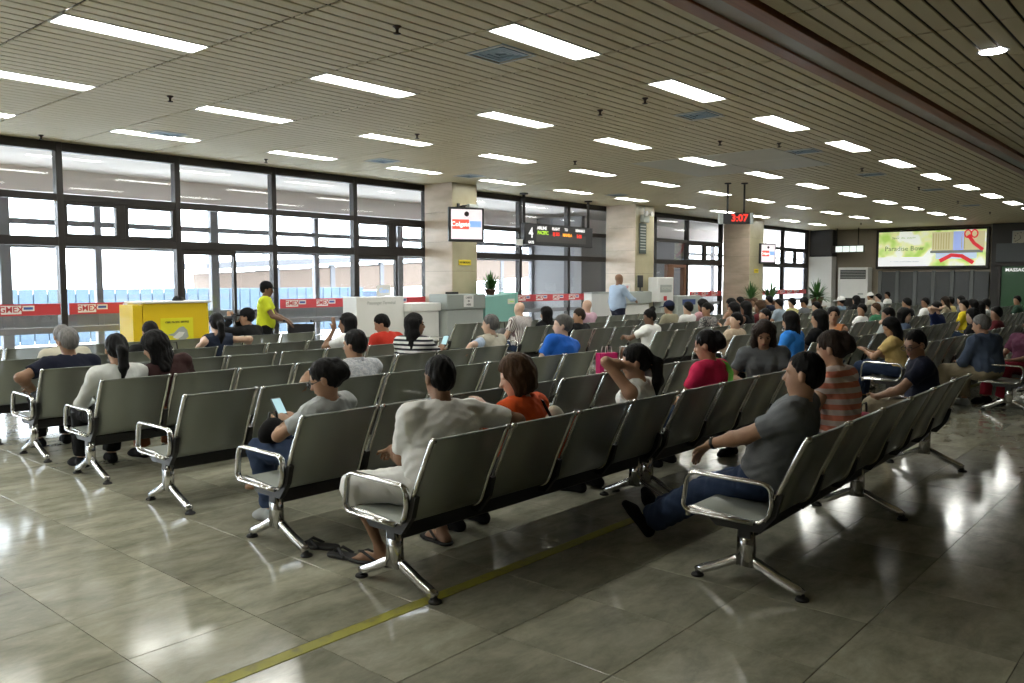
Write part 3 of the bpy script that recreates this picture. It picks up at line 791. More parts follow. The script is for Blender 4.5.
    for s, S, E, W, hd in arms:
        arm_p += [('c', S, E, ra[0] * 1.12, ra[1]), ('c', E, E + (W - E) * .35, ra[1], ra[2] * 1.08), ('c', E + (W - E) * .35, W, ra[2] * 1.08, ra[3])]
        side = nrm(np.cross(hd, nrm(W - S) + V(.01, 0, .02))) if abs(hd @ nrm(W - S)) < .97 else nrm(np.cross(hd, V(0, 0, 1)))
        nrmv = nrm(np.cross(side, hd))
        if nrmv[2] > 0: nrmv = -nrmv
        side = np.cross(hd, nrmv)
        HM = np.stack([side, hd, nrmv], 1)
        hand_p.append((('e', W + hd * .05, (.040, .055, .017), HM), .02))
        if hands:
            for q, fl in zip((-.03, -.0105, .0095, .029), (.062, .075, .072, .056)):
                a = W + hd * .085 + side * q; m_ = a + hd * fl * .55 + nrmv * .010 + side * q * .12; e = m_ + (hd * .75 + nrmv * .65) * fl * .55
                hand_p += [(('c', a - hd * .02, m_, .0098, .0092), .004), (('c', m_, e, .0092, .0078), .004)]
            ts_ = -s if True else s
            t0 = W + hd * .03 + side * ts_ * .030; t1 = t0 + (hd * .6 + side * ts_ * .75) * .045; t2 = t1 + (hd * .9 + nrmv * .25 + side * ts_ * .1) * .035
            hand_p += [(('c', t0, t1, .012, .0105), .012), (('c', t1, t2, .0105, .0085), .004)]
        else:
            hand_p.append((('e', W + hd * .125 + nrmv * .012, (.034, .045, .016), HM), .02)); hand_p.append((('c', W + hd * .03 - side * s * .03, W + hd * .08 - side * s * .055, .012, .009), .01))
    # ---- legs
    lt, ls = .415, .405
    leg_p = []; feet = []; knees = []
    for s in (1, -1):
        Hj = P + V(s * .09, 0, -.01)
        if leg and s in leg: A, pole = np.array(leg[s][0], float), leg[s][1]; fd = nrm(np.array(leg[s][2], float)) if len(leg[s]) > 2 else V(s * .15, .97, 0)
        elif stand: A, pole, fd = V(s * .10, -.02, .085), (s * .05, 1, 0), nrm(V(s * .25, .95, 0))
        else: A, pole, fd = V(s * .125, P[1] + .46, .085), (s * .12, .5, 1), nrm(V(s * .2, .97, 0))
        K, A = ik(Hj, A, lt, ls, pole)
        knees.append((s, Hj, K, A, fd))
        leg_p += [('c', Hj, K, .082 * b, .056), ('c', K, K + (A - K) * .35, .054, .053), ('c', K + (A - K) * .35, A, .053, .036)]
        dn = V(0, 0, -1) if abs(fd[2]) < .5 else nrm(np.cross(np.cross(fd, V(0, 0, 1)), fd)) * -1
        heel = A - fd * .045 + dn * .05; toe = A + fd * .165 + dn * .062; ball = A + fd * .11 + dn * .055
        feet.append((s, A, heel, ball, toe, fd, dn))
    # ---- bounds
    allp = [P, N, Hc, SR, SL] + [q for a in arms for q in a[2:4]] + [q for k in knees for q in k[2:4]] + [f[4] for f in feet]
    lo = np.min(allp, 0) - .24; hi = np.max(allp, 0) + .24; lo[2] = max(lo[2], -.02); hi[2] = Hc[2] + .26
    # ---- skin
    f = Field(lo, hi, res)
    for q in torso: f.add(q, .05, -.012)
    for q in neck: f.add(q, .03)
    f2 = head
    for q in head: f.add(q, .03)
    if dist < 16:
        for q in face_p: f.add(q, .012)
        for q in ears: f.add(q, .008)
        for s in (1, -1): f.sub(('e', Hc + hf * .092 + hu * .008 + hr * s * .032, (.015, .012, .010), hm), .012)
    for q in arm_p: f.add(q, .03, -.004 if sleeve == 'long' else 0)
    for q, k in hand_p: f.add(q, k)
    for q in leg_p: f.add(q, .04, -.012)
    for (s, A, heel, ball, toe, fd, dn) in feet:
        f.add(('c', A, heel + V(0, 0, .005), .036, .028), .03); f.add(('c', heel, ball, .027, .030), .03); f.add(('c', ball, toe - fd * .02, .032, .020), .02)
        if legs != 'long' and hands:
            sd = np.cross(fd, V(0, 0, 1))
            for q in range(5): f.add(('c', ball + sd * s * (.03 - q * .014) * 1.0, toe + sd * s * (.03 - q * .014) - fd * .006 * q + V(0, 0, .002), .012, .009), .006)
    me = f.mesh('body', skin_mat(skin)); link('body', me, root)
    # ---- shirt
    th = .010 if dist < 9 else .014
    f = Field(lo, hi, res)
    for q in torso: f.add(q, .05, th)
    if not girl and sleeve != 'none':
        f.add(('e', P + u * .12 + sf * .045, (.13 * b, .075 * b, .13), TM), .06, th); f.add(('e', P + u * .10, (.15 * b, .11 * b, .15), TM), .08, th + .008); f.add(('e', N - u * .13 - sf * .01, (.15 * b, .095 * b, .11), TM), .06, th)
    if girl: 
        for s in (1, -1): f.add(('e', P + u * .315 * ts + sf * .085 + sx * s * .065, (.058, .052, .06), TM), .04, th)
    if sleeve != 'none':
        frac = {'short': .62, 'long': 1.0, 'half': .8, 'cap': .32}[sleeve]
        for s, S, E, W, hd in arms:
            pt = S + (E - S) * frac; n = nrm(E - S)
            if sleeve == 'long':
                f.add(('c', S, E, ra[0] * 1.15, ra[1] * 1.08), .04, .012); f.add(('c', E, W, ra[1] * 1.08, ra[3] * 1.25, [(W - (W - E) * .04, nrm(W - E))]), .02, .012)
            else: f.add(('c', S, E, ra[0] * 1.2, ra[1] * 1.25, [(pt, n)]), .03, .013)
    f.sub(('c', N + u * .02 + sf * .01, N + u * .2 + sf * .05, .064, .085), .012)
    if sleeve == 'none':
        for s, S, E, W, hd in arms: f.sub(('e', S + sx * s * .045 + u * .0, (.055, .085, .09), TM), .012)
        f.sub(('e', N - u * .01 + sf * .02, (.085, .10, .06), TM), .012)
    if dist < 16: f.wrinkle(.0016 if dist < 9 else .002, int(px))
    f.plane(P - V(0, 0, .055 if not stand else .10), V(0, 0, -1))
    me = f.mesh('shirt', cloth(shirt)); sh = link('shirt', me, root) if me else None
    if sleeve in ('short', 'long') and not girl and fx == 'collar':
        cm = MB(); pts = []
        for j in range(13):
            t = 2 * PI * j / 12; pts.append(N + u * (.018 + .012 * math.cos(t + PI)) + sx * math.sin(t) * .068 + sf * (math.cos(t) * .062 + .012))
        cm.tube(pts[:-1], 0, section=[(.006, .024), (-.006, .024), (-.012, -.02), (.006, -.024)], up=tuple(u), closed=True)
        cm.build('collar', cloth(shirt if hcol != 'x' else BLACK), root, smooth=True)
    if sleevecol is not None:
        for s, S, E, W, hd in arms:
            f = Field(lo, hi, res); f.add(('c', S + (E - S) * .12, E, ra[0] * 1.1, ra[1] * 1.12), .02, .010); f.add(('c', E, W, ra[1] * 1.12, ra[3] * 1.3, [(E + (W - E) * .45, nrm(W - E))]), .02, .010)
            f.wrinkle(.002, int(px) + 9); link('sleeve', f.mesh('sleeve', cloth(sleevecol)), root)
    # ---- trousers or shorts
    f = Field(lo, hi, res)
    f.add(('e', P + V(0, 0, .0), (.168 * b, .128 * b, .12), bx), .05, .006)
    for (s, Hj, K, A, fd) in knees:
        if legs == 'long':
            f.add(('c', Hj, K, .087 * b, .066 + legw), .045, .008); f.add(('c', K, A, .064 + legw, .060 + legw, [(A + (K - A) * .06, nrm(A - K))]), .03, .010)
        elif legs == 'short': f.add(('c', Hj, K, .088 * b, .072, [(Hj + (K - Hj) * .9, nrm(K - Hj))]), .045, .012)
        elif legs == 'knee': f.add(('c', Hj, K, .088 * b, .070), .045, .010); f.add(('c', K, A, .066, .066, [(K + (A - K) * .22, nrm(A - K))]), .03, .010)
    if dist < 16: f.wrinkle(.002, int(px) + 5)
    f.plane(P + V(0, 0, .085), V(0, 0, 1))
    me = f.mesh('trousers', cloth(pants)); link({'long': 'trousers', 'short': 'shorts', 'knee': 'shorts'}[legs], me, root)
    # ---- shoes
    if shoes is not None and (dist < 14 or stand):
        for (s, A, heel, ball, toe, fd, dn) in feet:
            m0 = np.minimum(np.minimum(heel, toe), A) - .07; m1 = np.maximum(np.maximum(heel, toe), A) + .07
            f = Field(m0, m1, min(res, .012)); f.add(('c', A - V(0, 0, .015), heel, .044, .036), .03); f.add(('c', heel, ball, .036, .040), .03); f.add(('c', ball, toe, .041, .028), .03)
            f.plane(heel + dn * .033, nrm(dn)); kn = [k for k in knees if k[0] == s][0]; sn = nrm(kn[2] - kn[3]); f.plane(A + sn * .03, sn)
            me = f.mesh('shoe', cloth(shoes))
            if me: link('shoe', me, root)
    # ---- hair
    hc = Hc + hu * .042 - hf * .014
    if hair and hair != 'bald':
        hp = .16
        drop = {'short': .0, 'crop': .0, 'bob': .14, 'long': .42, 'pony': .36, 'bun': .12, 'updo': .14, 'bald': 0, 'mid': .26}[hair]
        L0 = Hc - V(.20, .24, .16 + drop); H0 = Hc + V(.20, .20, .26)
        f = Field(L0, H0, min(res, .014) if dist > 9 else .008)
        if hair == 'bald':
            f.add(('e', hc - hu * .03 - hf * .01, (.079, .092, .075), hm), .01); f.plane(Hc + hu * .02, hu); f.plane(Hc + hf * .02, hf); f.plane(Hc - hu * .06, -hu)
        else:
            vol = {'short': 0, 'crop': -.005, 'bob': .010, 'long': .006, 'pony': .002, 'bun': .002, 'updo': -.002, 'mid': .012}[hair]
            f.add(('e', hc, (.083 + vol, .102 + vol, .095 + vol), hm), .01)
            f.add(('e', hc - hf * .03 - hu * .045, (.074 + vol, .068 + vol, .075), hm), .03)
            if hair in ('short', 'crop'):
                a = Hc + hf * .085 + hu * .062; bq = Hc - hf * .085 - hu * .078; d = nrm(a - bq); n = nrm(np.cross(hr, d)); n = n if n @ hu < 0 else -n
                f.plane(bq - hu * .012, n) if False else None
                f.sub(('e', Hc - hu * .055 + hf * .098, (.100, .098, .125), hm), .015)
                f.plane(Hc - hu * .085, -hu)
            else:
                f.sub(('e', Hc - hu * .055 + hf * .105, (.068, .09, .125), hm), .015)
            if hair == 'bob':
                for q in np.linspace(-1, 1, 7): t = q * 1.9; dr = -hf * math.cos(t) * .075 + hr * math.sin(t) * .075; f.add(('c', hc + dr - hu * .03, Hc + dr * 1.02 - hu * .085, .035, .030), .03)
                f.sub(('e', Hc - hu * .055 + hf * .105, (.066, .09, .125), hm), .015)
            if hair in ('long', 'mid'):
                ln_ = .40 if hair == 'long' else .24
                for q in np.linspace(-1, 1, 7):
                    t = q * 1.75; dr = -hf * math.cos(t) * .07 + hr * math.sin(t) * .078
                    mid = Hc + dr - hu * .10; end = mid + V(0, 0, -1) * (ln_ - .10 - abs(q) * .06) - sf * (.05 if abs(q) < .7 else -.02) + sx * q * .01
                    back = N - u * .12 - sf * .145
                    f.add(('c', hc + dr, mid, .034, .036), .03); f.add(('c', mid, end, .036, .022), .03)
                f.sub(('e', Hc - hu * .055 + hf * .105, (.064, .09, .125), hm), .015)
            if hair == 'pony':
                f.plane(Hc - hu * .085, -hu)
                k0 = Hc - hf * .105 + hu * .03; k1 = k0 - hf * .045 - hu * .06; k2 = k1 - V(0, 0, .13) - sf * .01; k3 = k2 - V(0, 0, .10) + sf * .01
                f.add(('c', k0, k1, .028, .042), .02); f.add(('c', k1, k2, .042, .040), .02); f.add(('c', k2, k3, .040, .012), .02)
            if hair == 'bun':
                f.plane(Hc - hu * .08, -hu); kb = Hc - hf * .085 + hu * .115; f.add(('e', kb, (.05, .05, .045), hm), .012)
            if hair == 'updo':
                f.plane(Hc - hu * .075, -hu); f.add(('e', Hc - hf * .115 + hu * .01, (.062, .05, .065), hm), .02); f.add(('e', Hc - hf * .10 + hu * .075 + hr * .02, (.045, .035, .03), hm), .012)
        if dist < 16 and hair != 'bald': f.strands(Hc, hr, hf, hu, .0022)
        me = f.mesh('hair', hair_mat(hcol))
        if me: link('hair', me, root)
    if cap is not None:
        f = Field(Hc - V(.24, .24, .1), Hc + V(.24, .24, .2), min(res, .012))
        f.add(('e', hc + hu * .005, (.092, .11, .10), hm), .01); f.plane(Hc + hu * .028, -hu)
        f.add(('e', Hc + hf * .125 + hu * .035, (.072, .075, .010), hm), .01)
        me = f.mesh('cap', cloth(cap)); link('cap', me, root)
    if face:
        em = mat('eye_dark', (.012, .008, .006), .2); bm_ = MB(); 
        for s in (1, -1):
            c = Hc + hf * .084 + hu * .008 + hr * s * .032
            q = MB().lathe([(.002, -.007), (.008, -.004), (.0095, 0), (.008, .004), (.002, .007)], n=8); q.v = [tuple(c + np.array(v)) for v in q.v]; q.build('eye', em, root, smooth=True)
            a = Hc + hf * .094 + hu * .028 + hr * s * .018; c2 = Hc + hf * .083 + hu * .029 + hr * s * .05
            MB().tube([a, (a + c2) / 2 + hu * .004 + hf * .002, c2], [.003, .004, .002], n=6).build('eyebrow', hair_mat('black'), root)
        a = Hc - hu * .052 + hf * .0985
        MB().tube([a - hr * .022 - hf * .008, a - hr * .008, a + hr * .008, a + hr * .022 - hf * .008], [.003, .0062, .0062, .003], n=6).build('lips', mat('lips', (.25, .075, .06), .5), root, smooth=True)
    return dict(root=root, arms=arms, Hc=Hc, hm=hm, N=N, P=P, u=u, sx=sx, sf=sf, knees=knees, feet=feet)
def watch(info, side, m=None):
    for s, S, E, W, hd in info['arms']:
        if s == side:
            d = nrm(W - E); c = W - d * .025; a = nrm(np.cross(d, V(0, 0, 1))); b2 = np.cross(d, a); mb = MB()
            mb.tube([c + (a * math.cos(t) + b2 * math.sin(t)) * .031 for t in np.linspace(0, 2 * PI, 13)[:-1]], 0, section=[(.003, .011), (-.003, .011), (-.003, -.011), (.003, -.011)], up=tuple(d), closed=True)
            o = mb.build('wristwatch', m or M_BLACK, info['root'], smooth=True)
            cc = c - b2 * .033 if (-b2)[2] > 0 else c + b2 * .033
            MB().lathe([(.016, -.004), (.016, .004)], n=12).build('watch_face', M_CHROME, o, tuple(cc))
# ------------------------------------------------------------------ the travellers (head top pixel, row, look, pose)
S_ORANGE = stripe_mat('coral_stripe_knit', (.62, .20, .13), (.60, .50, .46), 13.5, 'Z', .5)
S_BW = stripe_mat('black_white_stripe', (.62, .62, .6), (.012, .012, .02), 20, 'Z', .52)
S_FINE = stripe_mat('fine_dark_stripe', (.6, .57, .55), (.10, .06, .07), 42, 'X', .6)
S_PAT = mat('patterned_blouse', (.03, .03, .035), .8, col2=(.35, .33, .3), vscale=45, c2pos=(.48, .55))
S_POLO = mat('pale_speckled_polo', (.6, .61, .63), .85, col2=(.42, .45, .5), vscale=70, c2pos=(.45, .55), bump=.4, bscale=11)
BEIGE, OLIVE, BLUE, RED, PINK, TEAL, YELLOW, ORANGE = (.5, .4, .29), (.27, .25, .17), (.02, .13, .55), (.5, .035, .02), (.55, .02, .08), (.1, .3, .3), (.62, .48, .02), (.72, .10, .02)
LBLUE, SLATE, MAROON, CREAM, LGREY, GREEN = (.35, .43, .55), (.055, .075, .12), (.12, .02, .025), (.5, .47, .38), (.38, .4, .4), (.04, .16, .08)
# nearest bench
p_grey = person('man in grey t-shirt and jeans, arm stretched forward, feet crossed, on the front bench', 805, 353, Y=1.93, shirt=GREY, skin='tan', hair='crop', lean=-22, hipy=.05, hyaw=12, hpitch=2, twist=10, legw=.016,
       L=((-.14, .58, .55), (-.6, -.4, -.8), (0, .7, -.6)), R=((.22, .12, .46), (1, -.6, 0)), leg={1: ((.04, .86, .10), (.2, .3, 1), (.15, .5, .85)), -1: ((-.08, .82, .09), (-.2, .3, 1), (-.3, .55, .8))}, build=1.14)
watch(p_grey, -1)
p_stripe = person('woman in coral and white striped top with pinned-up hair on the front bench', 838, 332, Y=1.98, shirt=S_ORANGE, girl=True, hair='updo', hcol='darkbrown', lean=4, hipy=-.02, hyaw=8, hpitch=16, build=1.18, sleeve='cap', pants=DENIM)
p_navy = person('man in glasses and dark shirt looking down at the end of the front bench', 919, 331, Y=2.02, shirt=NAVY, skin='brown', hair='crop', lean=8, hyaw=62, hpitch=22, twist=25, pants=KHAKI, L=((-.18, .36, .58), (-1, -.4, -.4)), R=((.02, .38, .56), (1, -.4, -.5)), face=True)
# second row
p_white = person('heavy man in white shirt and white shorts, back to camera, arm over the bench', 438, 357, row=1, shirt=WHITE, skin='brown', hair='crop', lean=2, tilt=3, hipy=.03, hyaw=-12, hpitch=6, twist=-8, build=1.3, legs='knee', pants=WHITE, shoes=None, sleeve='half', fx='collar',
       R=((.31, .08, .83), (1, -1, -.3), (-.7, .7, .1)), L=((-.02, .44, .62), (-.2, -.3, -1)), leg={1: ((.30, .36, .085), (.2, .6, 1)), -1: ((-.20, .34, .085), (-.6, .5, 1), (-.3, .95, 0))}, sink=-.005)
p_orange = person('short-haired woman in orange top looking down to her left', 523, 357, row=1, shirt=ORANGE, skin='light', girl=True, hair='bob', hcol='brown', lean=-2, hyaw=48, hpitch=20, twist=10, build=1.12, pants=BLACK, L=((-.14, .20, .82), (-1, .1, -.6), (.2, .6, .4)))
p_pony = person('girl with ponytail and white sleeveless top, hand behind her neck', 640, 350, row=1, shirt=WHITE, skin='tan', girl=True, hair='pony', lean=-2, hipy=.03, hyaw=38, hpitch=10, twist=12, sleeve='none',
       L=((-.05, .02, .97), (-1, .3, -.25), (.9, -.5, .2)))
p_pink = person('woman in pink t-shirt with green strap and pinned-up black hair', 711, 331, row=1, shirt=PINK, girl=True, hair='updo', hcol='black', lean=0, hipy=.02, hyaw=18, hpitch=14, build=1.15)
p_greyw = person('woman with long loose dark hair in grey top facing the camera, head bowed', 764, 322, Y=3.36, rot=92, shirt=(.09, .095, .1), skin='tan', girl=True, hair='long', hcol='darkbrown', lean=6, twist=24, hyaw=26, hpitch=30, face=True, L=((-.08, .25, .66), (-1, -.3, -.6)), R=((.08, .27, .66), (1, -.3, -.6)))
# third row, left block
p_phone = person('woman with dark bun and glasses reading a phone at the row end', 322, 371, row=2, X=3.22, ztop=1.04, shirt=LGREY, girl=True, hair='updo', hcol='black', lean=-20, hipy=.13, hyaw=40, hpitch=24, twist=14, pants=DENIM, shoes=LGREY, face=True,
       L=((-.10, .36, .66), (-1, -.3, -.5), (.2, .6, .5)), R=((-.02, .35, .64), (1, -.5, -.5), (-.2, .6, .4)), leg={1: ((-.10, .62, .30), (.1, .4, 1), (-.3, .8, -.3)), -1: ((-.14, .46, .085), (-.2, .5, 1))})
watch(p_phone, -1)
# fourth row
p_polo = person('man in pale polo shirt with arm stretched along the empty seats', 357, 331, row=3, shirt=S_POLO, skin='tan', hair='short', lean=-6, hyaw=20, hpitch=6, build=1.12, fx='collar', hcol='black',
       L=((-.68, -.26, .88), (-.2, -1, -.3), (-.7, -.2, -.7)))
watch(p_polo, -1)
p_blue = person('grey-haired man in bright blue t-shirt at the end of the fourth row', 583, 314, row=3, X=7.36, tilt=12, shirt=BLUE, skin='light', hair='short', hcol='salt', lean=0, hyaw=42, hpitch=4, build=1.18)
# fifth row
person('woman with low ponytail in white shirt on the leftmost fifth-row seat', 127, 335, row=4, X=3.06, shirt=(.6, .62, .6), girl=True, hair='pony', lean=-2, hyaw=-6, hpitch=12, pants=BLACK, sleeve='long', build=1.1)
person('long-haired woman in dark brown top leaning towards the ponytailed woman', 160, 333, row=4, X=3.58, shirt=(.04, .018, .017), girl=True, hair='mid', lean=4, tilt=-15, hyaw=42, hpitch=22, sleeve='long', pants=(.2, .07, .03), build=1.05, hroll=-8)
p_bwg = person('girl with very long hair in black and white striped shirt looking right', 419, 314, row=4, shirt=S_BW, skin='brown', girl=True, hair='long', lean=2, rot=-70, hyaw=-58, hpitch=2, X=6.35, face=True, R=((.16, .34, .80), (1, -.3, -.8), (.3, .6, .6)))
p_vest = person('grey-haired man in cream vest and blue sleeves, arm along the seat back', 492, 315, row=4, shirt=CREAM, skin='light', hair='short', hcol='salt', lean=-4, hyaw=25, hpitch=4, build=1.15, L=((-.66, -.26, .86), (-.3, -1, -.4), (-.7, -.1, -.7)), sleevecol=LBLUE, sleeve='none')
# sixth row
person('grey-haired man in navy polo at the left end of the sixth row', 69, 329, row=5, shirt=NAVY, skin='brown', hair='short', hcol='grey', lean=-4, hyaw=8, hpitch=8, build=1.2, pants=BLACK, L=((-.30, .08, .62), (-1, -.5, 0), (-.1, 1, -.2)))
person('long-haired woman with hand to her cheek before the white kiosk', 349, 314, row=5, shirt=WHITE, girl=True, skin='brown', hair='long', lean=4, hyaw=55, hpitch=6, twist=20, L=((-.12, .20, 1.0), (-.6, .6, -1), (.1, .1, 1)))
person('boy in red t-shirt bending his head before the white kiosk', 385, 315, row=5, shirt=RED, skin='tan', hair='short', lean=12, hyaw=48, hpitch=24, build=1.05)
# seventh row and behind
person('traveller in cream top almost hidden behind the grey-haired man', 63, 333, row=6, shirt=CREAM, hair='short', hcol='grey', lean=12, hpitch=20, build=1.1)
person('dark head rising just above the woman in brown', 151, 322, row=6, shirt=BLACK, hair='short', hpitch=6)
person('woman in navy tank top with bare shoulders, arms spread', 217, 314, row=6, shirt=(.02, .028, .05), girl=True, skin='light', hair='pony', lean=-2, hyaw=-10, hpitch=10, sleeve='none', R=((.36, -.05, .76), (.6, -1, 0), (.5, .5, -.5)), L=((-.36, -.05, .74), (-.6, -1, 0), (-.5, .5, -.5)))
p_cam = person('man in black cap and jacket holding a camera to his face', 248, 309, row=7, shirt=BLACK, hair='short', cap=BLACK, lean=2, rot=20, hyaw=30, hpitch=4, sleeve='long', R=((.02, .26, 1.02), (1, -.2, -.8), (-.2, .4, .9)), L=((-.10, .28, 1.02), (-1, -.2, -.8), (.2, .4, .9)), build=1.1)
person('person whose dark hair shows behind the yellow counter', 177, 297, Y=12.35, stand=False, ztop=1.36, seat_z=.55, shirt=BLACK, hair='short', hyaw=180)
p_att = person('attendant standing in bright yellow shirt and dark cap at the glass door', 263, 281, Y=12.0, stand=True, shirt=(.55, .62, .03), skin='dark', pants=BLACK, hair='short', cap=BLACK, rot=-130, ztop=1.64, R=((.16, .36, .98), (.6, -1, -.3)), L=((-.14, .36, .98), (-.6, -1, -.3)), group='standing people', lean=0)
p_man = person('bald man standing in pale blue shirt and dark trousers at the counter', 617, 272, Y=11.0, stand=True, shirt=LBLUE, skin='brown', pants=(.02, .022, .04), hair=None, rot=-110, hyaw=-8, hpitch=6, ztop=1.83, sleeve='long', R=((.16, .34, 1.08), (1, -.6, -.4)), group='standing people', build=1.12, lean=0)
# past the middle aisle
person('bald man in fine striped shirt with a dark bag strap', 530, 302, row=6, X=11.08, shirt=S_FINE, skin='light', hair='bald', hcol='grey', lean=0, hyaw=10, hpitch=4, build=1.15)
person('woman with straight black hair right of the bald striped man', 547, 309, row=6, X=11.7, shirt=BLACK, girl=True, hair='mid', hyaw=20)
person('bald man in pale pink shirt behind the person in black', 588, 300, row=6, shirt=(.5, .33, .4), skin='light', hair='bald', hcol='grey', hyaw=25, build=1.1)
person('dark-haired person in black sweater leaning back behind the man in blue', 581, 309, row=5, shirt=BLACK, hair='short', hcol='darkbrown', hyaw=55, hpitch=10, lean=-14, sleeve='long', pants=(.03, .035, .09))
p_bun = person('slim girl with high bun in white t-shirt, bare knees raised', 659, 317, row=4, ztop=1.15, X=11.35, shirt=WHITE, skin='dark', girl=True, hair='bun', lean=-4, hyaw=62, hpitch=14, legs='short', pants=(.25, .2, .16), L=((-.10, .42, .72), (-1, -.3, -.6)), leg={1: ((.05, .50, .09), (.1, .4, 1)), -1: ((-.08, .45, .12), (-.2, .3, 1))})
person('man in olive shirt and dark blue cap before the third window bay', 682, 301, row=5, X=14.05, shirt=OLIVE, hair='short', cap=(.015, .02, .05), hyaw=10, lean=0)
person('traveller in white vest next to the man in olive', 692, 302, row=5, X=14.62, shirt=WHITE, hair='short', hyaw=15, skin='light')
person('traveller in pale pink top next to the counter end', 697, 300, row=5, X=15.2, shirt=(.5, .28, .3), girl=True, hair='mid', hyaw=30)
person('woman in dark patterned blouse with hair tied up, facing left', 708, 303, row=4, shirt=S_PAT, girl=True, hair='updo', hyaw=70, hpitch=10, lean=6)
p_beige = person('man with bare peach shoulders in beige top, black trousers stretched ahead', 738, 313, row=3, shirt=BEIGE, skin='light', hair='short', lean=-12, hyaw=60, hpitch=2, pants=BLACK, sleeve='cap', build=1.1, leg={1: ((.1, .84, .1), (.2, .1, 1)), -1: ((-.1, .80, .1), (-.2, .1, 1))})
person('young man in dark red shirt facing left behind the grey-topped woman', 766, 309, row=3, shirt=RED, hair='short', hyaw=65, hpitch=4, lean=0)
p_bluew = person('long-haired woman in bright blue blouse beyond the grey-topped woman', 794, 312, row=2, X=10.62, shirt=(.03, .20, .62), girl=True, hair='long', hyaw=4, hpitch=14, lean=2, build=1.12)
person('woman with long black hair and dark top left of the face turned back', 825, 310, row=2, X=11.28, shirt=BLACK, girl=True, hair='long', hyaw=30, hpitch=12)
person('woman turning her face back to the camera, bare shoulder', 836, 307, row=2, X=12.0, rot=50, twist=30, shirt=(.4, .16, .06), girl=True, skin='tan', hair='pony', hyaw=60, hpitch=2, face=True, sleeve='none', lean=2)
person('girl in pale yellow top and jeans looking at her phone past the aisle', 907, 322, row=1, X=11.28, ztop=1.12, shirt=(.55, .40, .16), girl=True, skin='tan', hair='long', hyaw=48, hpitch=26, lean=6, L=((-.12, .36, .68), (-1, -.3, -.5), (.2, .6, .4)), R=((.0, .36, .68), (1, -.3, -.5), (-.2, .6, .4)), res=.013)
p_jack = person('stout grey-haired man in slate blue jacket and khaki trousers, back turned', 987, 314, Y=2.28, X=11.72, ztop=1.17, rot=-22, shirt=SLATE, skin='tan', hair='short', hcol='salt', lean=6, hpitch=16, hyaw=15, build=1.3, sleeve='long', pants=KHAKI, shoes=LGREY, res=.013, leg={1: ((.12, .42, .085), (.2, .5, 1)), -1: ((-.28, .40, .085), (-.5, .5, 1))})
person('woman with white scarf and red trousers at the right picture edge', 1019, 317, Y=2.08, X=12.7, ztop=1.15, rot=55, twist=10, shirt=(.10, .03, .06), girl=True, skin='brown', hair='updo', hyaw=40, hpitch=6, pants=(.3, .02, .04), face=True, res=.014)
